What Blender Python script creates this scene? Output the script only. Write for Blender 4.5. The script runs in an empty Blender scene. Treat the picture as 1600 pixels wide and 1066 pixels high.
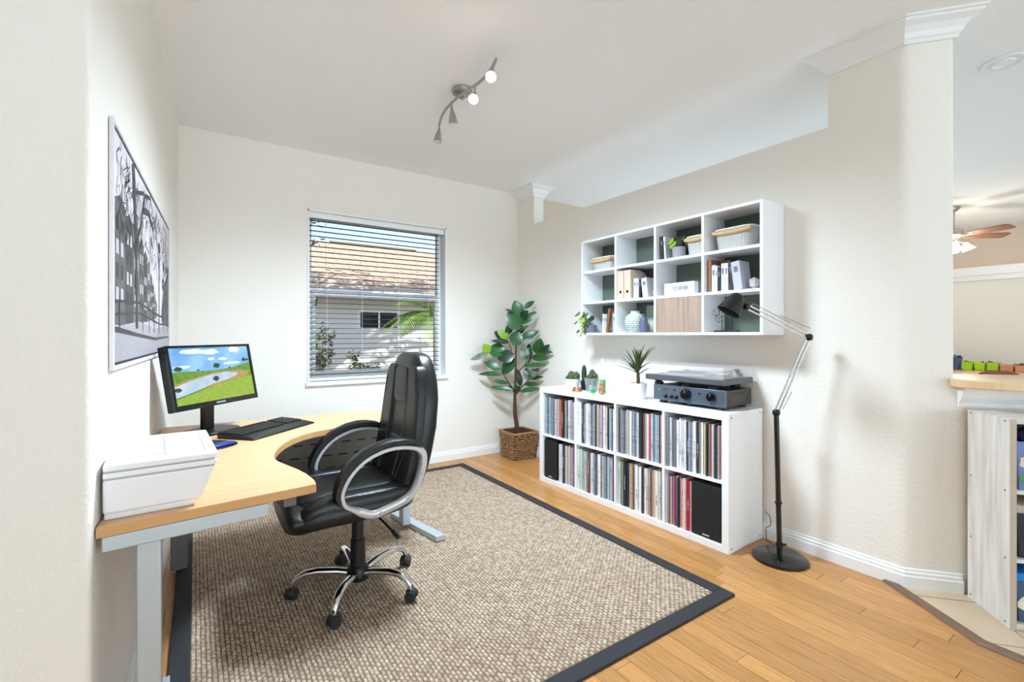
import bpy, math, random
from mathutils import Vector, Matrix, noise as mnoise
random.seed(7)
SC = bpy.context.scene
COL = SC.collection
PI = math.pi

# ------------------------------------------------------------------ camera, world, light, exposure
FPX, HOR, CH = 731.0, 523.0, 1.25           # focal length (px), horizon row, camera height
cam = bpy.data.cameras.new('camera')
cam.sensor_width = 36.0
cam.lens = FPX * 36.0 / 1600.0
cam.shift_y = -(533.0 - HOR) / 1600.0
cam.clip_start = 0.02
co = bpy.data.objects.new('camera', cam)
COL.objects.link(co)
co.location = (0, 0, CH)
co.rotation_euler = (PI / 2, 0, -math.atan2(0.5600, 0.8285))
SC.camera = co

world = bpy.data.worlds.new('sky')
SC.world = world
world.use_nodes = True
wn = world.node_tree.nodes
wl = world.node_tree.links
wn.clear()
sky = wn.new('ShaderNodeTexSky')
sky.sky_type = 'NISHITA'
sky.sun_disc = False
sky.sun_elevation = math.radians(48)
sky.sun_rotation = math.radians(210)
bg = wn.new('ShaderNodeBackground')
bg.inputs[1].default_value = 0.16
wo = wn.new('ShaderNodeOutputWorld')
wl.new(sky.outputs[0], bg.inputs[0])
wl.new(bg.outputs[0], wo.inputs[0])

def lamp(name, kind, loc, energy, color=(1, 1, 1), **kw):
    l = bpy.data.lights.new(name, kind)
    l.energy = energy
    l.color = color
    rot = kw.pop('rot', (0, 0, 0))
    for k, v in kw.items():
        setattr(l, k, v)
    o = bpy.data.objects.new(name, l)
    COL.objects.link(o)
    o.location = loc
    o.rotation_euler = rot
    return o

SUN_DIR = Vector((0.40, 0.72, -0.78)).normalized()      # the way the sunlight travels
so = lamp('sun', 'SUN', (0, -20, 20), 3.4, (1.0, 0.95, 0.88), angle=0.01)
so.rotation_euler = SUN_DIR.to_track_quat('-Z', 'Y').to_euler()
# added area lights, unseen, filling in for daylight from the rear and kitchen
FILL_COL = (0.62, 0.82, 1.0)
lamp('fill_rear', 'AREA', (1.0, -9.35, 1.3), 135, (0.72, 0.87, 1.0), shape='RECTANGLE', size=7.5, size_y=2.4, rot=(PI / 2, 0, 0))
lamp('fill_kitchen', 'AREA', (7.0, -9.35, 1.4), 40, FILL_COL, shape='RECTANGLE', size=4.0, size_y=2.0, rot=(PI / 2, 0, 0))
# added unseen upward fill lights behind the camera and half wall, brightening the ceiling
lamp('upfill_living', 'AREA', (0.6, -3.4, 0.5), 38, FILL_COL, shape='DISK', size=2.4, rot=(PI, 0, 0))
lamp('upfill_foyer', 'AREA', (5.0, 2.9, 0.5), 16, FILL_COL, shape='DISK', size=1.8, rot=(PI, 0, 0))
vs = SC.view_settings
vs.view_transform = 'Standard'
vs.look = 'None'
vs.gamma = 1.0
vs.use_curve_mapping = False
vs.exposure = 0.99
SC.cycles.use_denoising = True
SC.cycles.max_bounces = 10
SC.cycles.diffuse_bounces = 6
SC.cycles.transmission_bounces = 8
SC.cycles.transparent_max_bounces = 12
SC.cycles.caustics_reflective = False
SC.cycles.caustics_refractive = False
SC.cycles.sample_clamp_indirect = 6.0

# ------------------------------------------------------------------ pixel helpers (directions only; distance from what a thing touches)
def ray(px, py):
    a = (px - 800) / FPX
    return Vector((a * 0.8284 + 0.5600, a * -0.5599 + 0.8285, (HOR - py) / FPX))
def at_d(px, py, d):
    r = ray(px, py)
    return Vector((r.x * d, r.y * d, CH + r.z * d))
def at_z(px, py, z):
    r = ray(px, py)
    t = (z - CH) / r.z
    return Vector((r.x * t, r.y * t, z))

# ------------------------------------------------------------------ mesh builder
class MB:
    def __init__(s):
        s.v, s.f = [], []
    def add(s, vs, fs):
        o = len(s.v)
        s.v += [tuple(p) for p in vs]
        s.f += [tuple(i + o for i in f) for f in fs]
        return s
    def box(s, x0, x1, y0, y1, z0, z1):
        return s.add([(x0, y0, z0), (x1, y0, z0), (x1, y1, z0), (x0, y1, z0), (x0, y0, z1), (x1, y0, z1), (x1, y1, z1), (x0, y1, z1)],
                     [(0, 3, 2, 1), (4, 5, 6, 7), (0, 1, 5, 4), (1, 2, 6, 5), (2, 3, 7, 6), (3, 0, 4, 7)])
    def bar(s, p, q, w, h, up=(0, 0, 1)):
        p, q, up = Vector(p), Vector(q), Vector(up)
        d = (q - p).normalized()
        a = d.cross(up).normalized()
        b = a.cross(d).normalized()
        vs = []
        for c in (p, q):
            for i, j in ((-1, -1), (1, -1), (1, 1), (-1, 1)):
                vs.append(c + a * (i * w / 2) + b * (j * h / 2))
        return s.add(vs, [(3, 2, 1, 0), (4, 5, 6, 7), (0, 1, 5, 4), (1, 2, 6, 5), (2, 3, 7, 6), (3, 0, 4, 7)])
    def prism(s, poly, z0, z1):
        n = len(poly)
        vs = [(x, y, z0) for x, y in poly] + [(x, y, z1) for x, y in poly]
        fs = [tuple(range(n - 1, -1, -1)), tuple(range(n, 2 * n))]
        fs += [(i, (i + 1) % n, n + (i + 1) % n, n + i) for i in range(n)]
        return s.add(vs, fs)
    def tube(s, pts, r, n=8, closed=False, flat=None, up=None):
        pts = [Vector(p) for p in pts]
        m = len(pts)
        rs = r if isinstance(r, (list, tuple)) else [r] * m
        vs, fs = [], []
        prev = None
        for i, p in enumerate(pts):
            a = pts[(i - 1) % m] if (closed or i) else p
            b = pts[(i + 1) % m] if (closed or i < m - 1) else p
            t = (b - a).normalized()
            if up is not None:
                u = Vector(up)
                u = (u - t * u.dot(t)).normalized()
            elif prev is None:
                u = Vector((0, 0, 1)) if abs(t.z) < 0.9 else Vector((1, 0, 0))
                u = (u - t * u.dot(t)).normalized()
            else:
                u = (prev - t * prev.dot(t)).normalized()
            prev = u
            w = t.cross(u)
            k = flat or 1.0
            for j in range(n):
                an = 2 * PI * (j + 0.5) / n
                vs.append(p + u * (math.cos(an) * rs[i] * k) + w * (math.sin(an) * rs[i]))
        for i in range(m if closed else m - 1):
            i2 = (i + 1) % m
            for j in range(n):
                j2 = (j + 1) % n
                fs.append((i * n + j, i * n + j2, i2 * n + j2, i2 * n + j))
        if not closed:
            fs.append(tuple(range(n - 1, -1, -1)))
            fs.append(tuple((m - 1) * n + j for j in range(n)))
        return s.add(vs, fs)
    def lathe(s, prof, c=(0, 0, 0), n=20, M=None):
        vs, fs = [], []
        m = len(prof)
        for r, z in prof:
            for j in range(n):
                a = 2 * PI * j / n
                vs.append(Vector((max(r, 1e-4) * math.cos(a), max(r, 1e-4) * math.sin(a), z)))
        for i in range(m - 1):
            for j in range(n):
                j2 = (j + 1) % n
                fs.append((i * n + j, i * n + j2, (i + 1) * n + j2, (i + 1) * n + j))
        fs.append(tuple(range(n - 1, -1, -1)))
        fs.append(tuple((m - 1) * n + j for j in range(n)))
        if M is not None:
            vs = [M @ v for v in vs]
        c = Vector(c)
        return s.add([v + c for v in vs], fs)
    def ell(s, c, rad, e1=1.0, e2=1.0, nu=16, nv=10, fn=None):
        """superellipsoid: e1 vertical squareness, e2 horizontal (1 = round, small = boxy)"""
        sp = lambda w, e: math.copysign(abs(w) ** e, w)
        vs, fs = [], []
        for i in range(nv + 1):
            v = -PI / 2 + PI * i / nv
            for j in range(nu):
                u = 2 * PI * j / nu
                p = Vector((rad[0] * sp(math.cos(v), e1) * sp(math.cos(u), e2), rad[1] * sp(math.cos(v), e1) * sp(math.sin(u), e2), rad[2] * sp(math.sin(v), e1)))
                if fn: p = Vector(fn(p))
                vs.append(p + Vector(c))
        for i in range(nv):
            for j in range(nu):
                j2 = (j + 1) % nu
                fs.append((i * nu + j, i * nu + j2, (i + 1) * nu + j2, (i + 1) * nu + j))
        fs.append(tuple(range(nu - 1, -1, -1)))
        fs.append(tuple(nv * nu + j for j in range(nu)))
        return s.add(vs, fs)
    def leaf(s, base, tip, width, nrm, n=6, fold=0.15, droop=0.08, pw=0.75, round_tip=False):
        base, tip, nrm = Vector(base), Vector(tip), Vector(nrm)
        d = tip - base
        L = d.length
        t = d.normalized()
        side = t.cross(nrm)
        if side.length < 1e-4: side = t.cross(Vector((0.3, 0.9, 0.2)))
        side.normalize()
        nn = side.cross(t).normalized()
        vs, fs = [], []
        for i in range(n + 1):
            k = i / n
            w = width / 2 * (math.sin(PI * min(max(k, 0.02), 0.985) ** pw) ** (0.7 if not round_tip else 0.5))
            c = base + t * (L * k) - nn * (droop * L * 4 * (k - 0.5) ** 2 - droop * L)
            vs += [c - side * w + nn * (fold * w), c, c + side * w + nn * (fold * w)]
            lo = 0.0016
            vs += [vs[-3] - nn * lo, vs[-2] - nn * lo, vs[-1] - nn * lo]
        for i in range(n):
            a, b = i * 6, i * 6 + 6
            fs += [(a, a + 1, b + 1, b), (a + 1, a + 2, b + 2, b + 1), (a + 4, a + 3, b + 3, b + 4), (a + 5, a + 4, b + 4, b + 5),
                   (a + 3, a, b, b + 3), (a + 2, a + 5, b + 5, b + 2)]
        return s.add(vs, fs)
    def xf(s, M):
        s.v = [tuple(M @ Vector(p)) for p in s.v]
        return s
    def mesh(s, name, smooth=None):
        me = bpy.data.meshes.new(name)
        me.from_pydata(s.v, [], s.f)
        me.validate()
        if smooth:
            me.polygons.foreach_set('use_smooth', [True] * len(me.polygons))
            me.set_sharp_from_angle(angle=math.radians(smooth))
        me.update()
        return me
    def build(s, name, mt, parent=None, smooth=None, bevel=0, seg=2, loc=None, label=None):
        me = s.mesh(name, smooth if smooth else (35 if bevel else None))
        me.materials.append(mt)
        o = bpy.data.objects.new(name, me)
        COL.objects.link(o)
        if parent is not None: o.parent = parent
        if loc is not None: o.location = loc
        if bevel:
            b = o.modifiers.new('bevel', 'BEVEL')
            b.width = bevel
            b.segments = seg
            b.limit_method = 'ANGLE'
            b.angle_limit = math.radians(40)
            b.harden_normals = False
        if label: o['label'] = label
        return o

def B(x0, x1, y0, y1, z0, z1): return MB().box(x0, x1, y0, y1, z0, z1)
def offset_poly(poly, off):
    """outward offset of a counter-clockwise polygon with mitred corners"""
    n, out = len(poly), []
    for i in range(n):
        p0, p1, p2 = Vector(poly[i - 1]), Vector(poly[i]), Vector(poly[(i + 1) % n])
        d1, d2 = (p1 - p0).normalized(), (p2 - p1).normalized()
        n1, n2 = Vector((d1.y, -d1.x)), Vector((d2.y, -d2.x))
        m = (n1 + n2)
        m = m / max(m.dot(n1), 0.2)
        out.append(p1 + m * off)
    return out
def sweep_ring(mb, poly, prof):
    loops = []
    for off, z in prof:
        loops.append([(p.x, p.y, z) for p in offset_poly(poly, off)])
    n = len(poly)
    vs = [v for l in loops for v in l]
    fs = []
    for i in range(len(prof) - 1):
        for j in range(n):
            j2 = (j + 1) % n
            fs.append((i * n + j, i * n + j2, (i + 1) * n + j2, (i + 1) * n + j))
    return mb.add(vs, fs)
def sweep_path(mb, path, prof):
    """profile (offset to the right-hand side of travel, z) along an open path, capped"""
    m, vs, fs = len(path), [], []
    k = len(prof)
    for i in range(m):
        p = Vector(path[i])
        d1 = (p - Vector(path[i - 1])).normalized() if i else None
        d2 = (Vector(path[i + 1]) - p).normalized() if i < m - 1 else None
        d1, d2 = d1 or d2, d2 or d1
        n1, n2 = Vector((d1.y, -d1.x)), Vector((d2.y, -d2.x))
        q = n1 + n2
        q = q / max(q.dot(n1), 0.2)
        for off, z in prof:
            vs.append((p.x + q.x * off, p.y + q.y * off, z))
    for i in range(m - 1):
        for j in range(k):
            j2 = (j + 1) % k
            fs.append((i * k + j, (i + 1) * k + j, (i + 1) * k + j2, i * k + j2))
    fs.append(tuple(range(k)))
    fs.append(tuple((m - 1) * k + j for j in range(k - 1, -1, -1)))
    return mb.add(vs, fs)

def tag(o, label=None, cat=None, group=None, kind=None):
    if label: o['label'] = label
    if cat: o['category'] = cat
    if group: o['group'] = group
    if kind: o['kind'] = kind
    return o
def thing(name, label, cat, loc=(0, 0, 0), rz=0.0, group=None):
    o = bpy.data.objects.new(name, None)
    o.empty_display_size = 0.05
    COL.objects.link(o)
    o.location = loc
    o.rotation_euler = (0, 0, rz)
    return tag(o, label, cat, group)
def struct(o): return tag(o, kind='structure')
def shared(name, me, parent, loc=(0, 0, 0), rot=(0, 0, 0), scale=None):
    o = bpy.data.objects.new(name, me)
    COL.objects.link(o)
    o.parent = parent
    o.location = loc
    o.rotation_euler = rot
    if scale: o.scale = scale
    return o
def text_part(name, body, size, mt, parent, M, extrude=0.0004, bold=0.0):
    cu = bpy.data.curves.new(name, 'FONT')
    cu.body = body
    cu.size = size
    cu.extrude = extrude
    cu.offset = bold
    cu.align_x = 'CENTER'
    cu.align_y = 'CENTER'
    cu.resolution_u = 2
    t = bpy.data.objects.new(name + '_curve', cu)
    me = bpy.data.meshes.new_from_object(t)
    bpy.data.objects.remove(t)
    me.materials.clear()
    me.materials.append(mt)
    me.transform(M)
    o = bpy.data.objects.new(name, me)
    COL.objects.link(o)
    o.parent = parent
    return o

# ------------------------------------------------------------------ materials
def lin(c):
    return tuple(((x / 255) / 12.92 if x / 255 <= 0.04045 else ((x / 255 + 0.055) / 1.055) ** 2.4) for x in c[:3]) + (1,)
MATS = {}
def mat(name, rgb, rough=0.5, metal=0.0, noise=None, bump=None, rand=0.0, emis=None, trans=0.0, ior=1.45, coat=0.0, spec=None, stretch=None, rgb2=None, alpha=None):
    if name in MATS: return MATS[name]
    m = bpy.data.materials.new(name)
    m.use_nodes = True
    nt = m.node_tree
    N, L = nt.nodes, nt.links
    b = N['Principled BSDF']
    b.inputs['Base Color'].default_value = lin(rgb)
    b.inputs['Roughness'].default_value = rough
    b.inputs['Metallic'].default_value = metal
    b.inputs['IOR'].default_value = ior
    b.inputs['Transmission Weight'].default_value = trans
    b.inputs['Coat Weight'].default_value = coat
    if spec is not None: b.inputs['Specular IOR Level'].default_value = spec
    if alpha is not None: b.inputs['Alpha'].default_value = alpha
    if emis:
        b.inputs['Emission Color'].default_value = lin(emis[0])
        b.inputs['Emission Strength'].default_value = emis[1]
    tc = N.new('ShaderNodeTexCoord')
    vec = tc.outputs['Object']
    if stretch:
        mp = N.new('ShaderNodeMapping')
        mp.inputs['Scale'].default_value = stretch
        L.new(vec, mp.inputs[0])
        vec = mp.outputs[0]
    out = None
    if noise or rgb2:
        nz = N.new('ShaderNodeTexNoise')
        nz.inputs['Scale'].default_value = noise[0] if noise else 8
        nz.inputs['Detail'].default_value = 5
        L.new(vec, nz.inputs['Vector'])
        mx = N.new('ShaderNodeMix')
        mx.data_type = 'RGBA'
        amt = noise[1] if noise else 0.3
        c = lin(rgb)
        if rgb2:
            mx.inputs[6].default_value = c
            mx.inputs[7].default_value = lin(rgb2)
            rp = N.new('ShaderNodeValToRGB')
            rp.color_ramp.elements[0].position = 0.5 - max(0.02, 0.5 - amt) * 0.5
            rp.color_ramp.elements[1].position = 0.5 + max(0.02, 0.5 - amt) * 0.5
            L.new(nz.outputs[0], rp.inputs[0])
            L.new(rp.outputs[0], mx.inputs[0])
        else:
            mx.inputs[6].default_value = tuple(min(1, x * (1 - amt)) for x in c[:3]) + (1,)
            mx.inputs[7].default_value = tuple(min(1, x * (1 + amt)) for x in c[:3]) + (1,)
            L.new(nz.outputs[0], mx.inputs[0])
        out = mx.outputs[2]
    if rand:
        oi = N.new('ShaderNodeObjectInfo')
        hs = N.new('ShaderNodeHueSaturation')
        mr = N.new('ShaderNodeMapRange')
        mr.inputs[3].default_value = 1 - rand
        mr.inputs[4].default_value = 1 + rand
        L.new(oi.outputs['Random'], mr.inputs[0])
        L.new(mr.outputs[0], hs.inputs['Value'])
        if out: L.new(out, hs.inputs['Color'])
        else: hs.inputs['Color'].default_value = lin(rgb)
        out = hs.outputs[0]
    if out: L.new(out, b.inputs['Base Color'])
    if bump:
        nb = N.new('ShaderNodeTexNoise')
        nb.inputs['Scale'].default_value = bump[0]
        nb.inputs['Detail'].default_value = bump[2] if len(bump) > 2 else 3
        L.new(vec, nb.inputs['Vector'])
        bp = N.new('ShaderNodeBump')
        bp.inputs['Strength'].default_value = bump[1]
        bp.inputs['Distance'].default_value = 0.01
        L.new(nb.outputs[0], bp.inputs['Height'])
        L.new(bp.outputs[0], b.inputs['Normal'])
    MATS[name] = m
    return m

M_wall = mat('wall_paint', (240, 235, 227), 0.75, noise=(1.3, 0.015), bump=(90, 0.25, 2))
M_tan = mat('tan_wall', (214, 196, 178), 0.75, noise=(1.3, 0.02), bump=(90, 0.2, 2))  # tan tone of the foyer wall and the upper far wall
M_ceil = mat('ceiling_paint', (246, 246, 246), 0.85, noise=(2, 0.01), bump=(55, 0.45, 4))
M_trim = mat('white_trim', (238, 238, 238), 0.35, noise=(3, 0.01))
M_vinyl = mat('window_vinyl', (242, 243, 244), 0.35, noise=(3, 0.01))
M_slat = mat('blind_slat', (58, 54, 44), 0.5, noise=(12, 0.1))  # backlit darkness of the slats is put into their colour
M_white = mat('white_lacquer', (240, 240, 242), 0.32, noise=(5, 0.012))
M_black = mat('black_plastic', (9, 9, 10), 0.4, noise=(30, 0.2))
M_blackgloss = mat('gloss_black', (9, 9, 10), 0.22, noise=(30, 0.2), coat=0.3)
M_rubber = mat('rubber', (38, 40, 40), 0.6, noise=(40, 0.1))
M_leather = mat('black_leather', (14, 16, 15), 0.36, noise=(25, 0.25), bump=(160, 0.15, 3))
M_leather2 = mat('black_leather_side', (20, 22, 21), 0.33, noise=(25, 0.2), bump=(160, 0.12, 3))
M_stitch = mat('stitching', (86, 88, 84), 0.7, noise=(300, 0.3))
M_chrome = mat('chrome', (215, 215, 218), 0.08, 1.0, noise=(4, 0.02))
M_silver = mat('satin_silver', (196, 198, 200), 0.36, 0.55, noise=(20, 0.03))
M_nickel = mat('brushed_nickel', (176, 172, 168), 0.28, 0.9, noise=(20, 0.05))
M_steel = mat('silver_steel', (188, 196, 200), 0.42, 0.35, noise=(9, 0.03))
M_greysteel = mat('grey_steel', (108, 107, 104), 0.45, 0.35, noise=(9, 0.06))
M_print_body = mat('printer_white', (240, 239, 241), 0.45, noise=(6, 0.01), bump=(400, 0.05, 2))
M_print_gap = mat('printer_seam', (172, 168, 166), 0.6, noise=(10, 0.05))
M_screw = mat('screw_metal', (118, 112, 106), 0.4, 0.8, noise=(60, 0.2))
M_basket = mat('woven_straw', (188, 146, 104), 0.7, noise=(70, 0.2), rgb2=(112, 70, 40), rand=0.12)
M_soil = mat('soil', (46, 34, 26), 0.95, noise=(60, 0.4), bump=(80, 0.6))
M_trunk = mat('plant_trunk', (84, 58, 42), 0.8, noise=(40, 0.35), bump=(60, 0.5))
M_leaf = mat('leaf_green', (42, 92, 46), 0.3, noise=(14, 0.25), rand=0.25)
M_leafd = mat('leaf_dark', (28, 58, 36), 0.28, noise=(14, 0.25), rand=0.2)
M_leafl = mat('leaf_lime', (142, 176, 36), 0.4, noise=(14, 0.15), rand=0.1)
M_leafv = mat('leaf_pale', (136, 152, 140), 0.35, noise=(14, 0.2), rgb2=(40, 66, 46), rand=0.1)
M_drac = mat('dracaena_leaf', (62, 78, 40), 0.35, noise=(20, 0.3), rand=0.3)
M_cactus = mat('cactus_green', (74, 88, 58), 0.8, noise=(90, 0.35), bump=(200, 0.5))
M_cactusd = mat('cactus_dark', (44, 58, 46), 0.75, noise=(60, 0.3), bump=(150, 0.4))
M_ceram = mat('white_ceramic', (244, 244, 245), 0.3, noise=(8, 0.01))
M_copper = mat('copper', (206, 142, 102), 0.25, 0.75, noise=(10, 0.05))
M_galv = mat('galvanised', (168, 174, 176), 0.35, 0.6, noise=(14, 0.15))
M_green = mat('green_enamel', (34, 168, 82), 0.35, noise=(10, 0.08))
M_wax = mat('white_wax', (240, 240, 240), 0.5, noise=(10, 0.02))
M_sage = mat('green_back_panel', (92, 104, 92), 0.6, noise=(6, 0.05))
M_greyp = mat('grey_pot', (132, 134, 144), 0.6, noise=(30, 0.08))
M_oakdoor = mat('grey_oak', (176, 152, 136), 0.55, noise=(3, 0.12), stretch=(16, 1, 0.7), rgb2=(150, 124, 106), bump=(12, 0.1))
M_ply = mat('pale_plywood', (206, 186, 168), 0.55, noise=(4, 0.08), stretch=(12, 4, 0.8))
M_bamboo = mat('bamboo_handle', (214, 178, 124), 0.5, noise=(20, 0.12))
M_wire = mat('basket_mesh', (196, 194, 190), 0.6, noise=(260, 0.35))
M_wirerim = mat('basket_rim', (236, 235, 232), 0.5, noise=(20, 0.02))
M_brown = mat('brown_wood', (138, 92, 58), 0.55, noise=(10, 0.25), stretch=(6, 6, 1), rand=0.1)
M_mauve = mat('marble_mauve', (206, 194, 196), 0.4, noise=(22, 0.2), rgb2=(178, 164, 168))
M_slate = mat('slate_blue_glaze', (96, 98, 122), 0.45, noise=(14, 0.1))
M_celadon = mat('celadon_glaze', (190, 198, 192), 0.4, noise=(14, 0.06))
M_palegreen = mat('pale_green_board', (176, 188, 172), 0.5, noise=(10, 0.03))
M_glass = mat('window_glass', (250, 252, 252), 0.0, trans=1.0, ior=1.01, noise=(2, 0.001))
M_smoke = mat('dust_cover_acrylic', (236, 226, 226), 0.08, noise=(2, 0.01), alpha=0.16, spec=0.8)
M_blue = mat('blue_accent', (26, 48, 138), 0.35, noise=(10, 0.1))
M_pagew = mat('paper_white', (232, 232, 238), 0.7, noise=(40, 0.03))
M_key = mat('key_caps', (30, 31, 32), 0.5, noise=(50, 0.3))
M_carton = mat('grey_wall_outside', (226, 224, 220), 0.85, noise=(3, 0.04), bump=(40, 0.3))

def plank_material():
    m = mat('bamboo_plank', (200, 147, 90), 0.3, rand=0.15, noise=(6, 0.16), stretch=(16, 1.2, 1), rgb2=(180, 124, 68), bump=(8, 0.03))
    return m
M_plank = plank_material()
M_beech = mat('beech_veneer', (226, 184, 142), 0.42, noise=(3.5, 0.10), stretch=(1.2, 22, 1), rgb2=(216, 168, 122))
M_beech_edge = mat('beech_edge', (208, 158, 104), 0.45, noise=(3.5, 0.06), stretch=(2, 2, 20))
M_bar = mat('maple_counter', (236, 206, 166), 0.35, noise=(4, 0.08), stretch=(2, 12, 2), rgb2=(228, 190, 146))
M_white_wood = mat('whitewashed_wood', (236, 231, 225), 0.6, noise=(4, 0.12), stretch=(7, 7, 0.8), rgb2=(208, 200, 192), bump=(20, 0.1))
M_greige = mat('greige_wood', (196, 180, 164), 0.6, noise=(5, 0.15), stretch=(1, 1, 12))
M_tile = mat('beige_tile', (212, 190, 160), 0.35, noise=(5, 0.08), rgb2=(198, 174, 144), bump=(12, 0.05))
M_paletile = mat('pale_tile', (226, 222, 214), 0.35, noise=(3, 0.03))
M_gap = mat('dark_joint', (96, 62, 36), 0.9, noise=(30, 0.1))
M_grout = mat('grout', (150, 126, 104), 0.9, noise=(30, 0.1))
M_threshold = mat('dark_threshold_wood', (124, 94, 74), 0.4, noise=(4, 0.2), stretch=(3, 3, 3))
M_jute = mat('sisal_weave', (205, 185, 164), 0.9, noise=(38, 0.25), rgb2=(172, 148, 125), bump=(220, 0.5, 2))
M_jute_base = mat('sisal_base', (128, 104, 84), 0.95, noise=(60, 0.2))
M_border = mat('charcoal_cotton_border', (50, 48, 52), 0.9, noise=(220, 0.3), bump=(300, 0.3))

# ------------------------------------------------------------------ room shell
CE = 2.786            # ceiling height
YB = 4.2              # back wall face
XR = 2.906            # right half wall face
def left_x(y): return -0.1075 - 0.042 * (YB - y)
YC = 1.567            # corner where the left wall ends
# window opening in the back wall
WX0, WX1, WZ0, WZ1 = 0.775, 2.05, 0.845, 2.30
mb = MB()
mb.box(-0.35, WX0, YB, YB + 0.16, 0, CE).box(WX1, XR + 0.06, YB, YB + 0.16, 0, CE)
mb.box(WX0, WX1, YB, YB + 0.16, 0, WZ0).box(WX0, WX1, YB, YB + 0.16, WZ1, CE)
struct(mb.build('wall_back', M_wall))
struct(MB().box(XR + 0.06, 9.6, YB, YB + 0.16, 0, CE).build('wall_foyer', M_tan))
# left wall with a rounded outer corner and its return
xa, xc = left_x(YB), left_x(YC)
poly = [(xa, YB), (xa - 0.14, YB), (xc - 0.14, YC + 0.14), (-3.1, YC + 0.14), (-3.1, YC)]
R = 0.022
for i in range(7):
    a = -PI / 2 + (PI / 2) * i / 6
    poly.append((xc - R + R * math.cos(a), YC + R + R * math.sin(a)))
struct(MB().prism(poly[::-1] if False else poly, 0, CE).build('wall_left', M_wall, smooth=40))
# right half wall, full-height column at each end
ch0, ch1 = Vector((2.906, 0.832)), Vector((3.038, 0.677))
cdir = (ch1 - ch0).normalized()
cnrm = Vector((cdir.y, -cdir.x))            # outward (towards the camera side)
if cnrm.x > 0: cnrm = -cnrm
TH = 0.125
colA = [(XR, 0.832), tuple(ch1), tuple(ch1 - cnrm * 0.11), (XR + TH, 0.86), (XR + TH, 1.168), (XR, 1.168)]
colB = [(XR, 3.895), (XR + TH, 3.895), (XR + TH, YB), (XR, YB)]
def round_corner(p0, p1, p2, r, n=5):
    p0, p1, p2 = Vector(p0), Vector(p1), Vector(p2)
    a, b = p1 + (p0 - p1).normalized() * r, p1 + (p2 - p1).normalized() * r
    return [tuple(a * (1 - k) ** 2 + p1 * (2 * k * (1 - k)) + b * k ** 2) for k in [i / n for i in range(n + 1)]]
rA = round_corner((XR, 1.168), (XR, 0.832), tuple(ch1), 0.03) + round_corner((XR, 0.832), tuple(ch1), tuple(ch1 - cnrm * 0.11), 0.012) + [tuple(ch1 - cnrm * 0.11), (XR + TH, 0.86)]
low = rA + [(XR + TH, YB), (XR, YB)]
mb = MB().prism(low, 0, 2.40)
mb.prism(rA + [(XR + TH, 1.168), (XR, 1.168)], 2.40, CE).prism(colB, 2.40, CE)
struct(mb.build('wall_right', M_wall, smooth=30))
crown = [(0.0, CE - 0.105), (0.012, CE - 0.105), (0.014, CE - 0.088), (0.022, CE - 0.080), (0.030, CE - 0.060), (0.050, CE - 0.036),
         (0.078, CE - 0.022), (0.080, CE - 0.012), (0.092, CE - 0.010), (0.092, CE)]
struct(sweep_ring(MB(), colA, crown).build('trim_1', M_trim))
struct(sweep_ring(MB(), [(XR, 3.895), (XR + TH, 3.895), (XR + TH, YB - 0.01), (XR, YB - 0.01)], crown).build('trim_2', M_trim))
# base boards
bprof = [(0, 0.001), (0.017, 0.001), (0.017, 0.060), (0.013, 0.066), (0.013, 0.078), (0.008, 0.084), (0.007, 0.094), (0, 0.098)]
struct(sweep_path(MB(), [(xa, YB), (XR, YB)], bprof).build('baseboard_back', M_trim))
struct(sweep_path(MB(), [(-3.0, YC), (xc, YC), (xa, YB)], bprof).build('baseboard_left', M_trim))
struct(sweep_path(MB(), [(XR, YB), tuple(ch0), tuple(ch1), tuple(ch1 + cdir * 0.03)], bprof).build('baseboard_right', M_trim))
# diagonal bar wall
bar_end = ch1 + cdir * 2.2
q0, q1 = ch1 - cnrm * 0.11, bar_end - cnrm * 0.11
e_ = cnrm * 0.0006
struct(MB().prism([tuple(ch1 - cdir * 0.03 + e_), tuple(bar_end + e_), tuple(q1), tuple(q0)], 0, 0.997).build('wall_bar', M_wall))
# outer shell of the home: far room, rear and sides
mb = MB().box(9.4, 9.55, -9.5, YB + 0.16, 0, CE)
struct(mb.build('wall_far', M_wall))
mb = MB()
mb.box(9.28, 9.4, -9.5, YB, 2.10, 2.22).box(9.33, 9.4, -9.5, YB, 2.03, 2.10)
struct(mb.build('trim_4', M_trim))
struct(MB().box(9.36, 9.4, -9.5, YB, 2.22, CE).build('wall_far_upper', M_tan))
struct(MB().box(-3.1, 9.55, -9.65, -9.5, 0, CE).build('wall_rear', M_wall))
struct(MB().box(-3.25, -3.1, -9.65, YC + 0.14, 0, CE).build('wall_side', M_wall))
struct(MB().box(-3.25, 9.55, -9.65, YB + 0.16, CE, CE + 0.2).build('ceiling', M_ceil))

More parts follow.
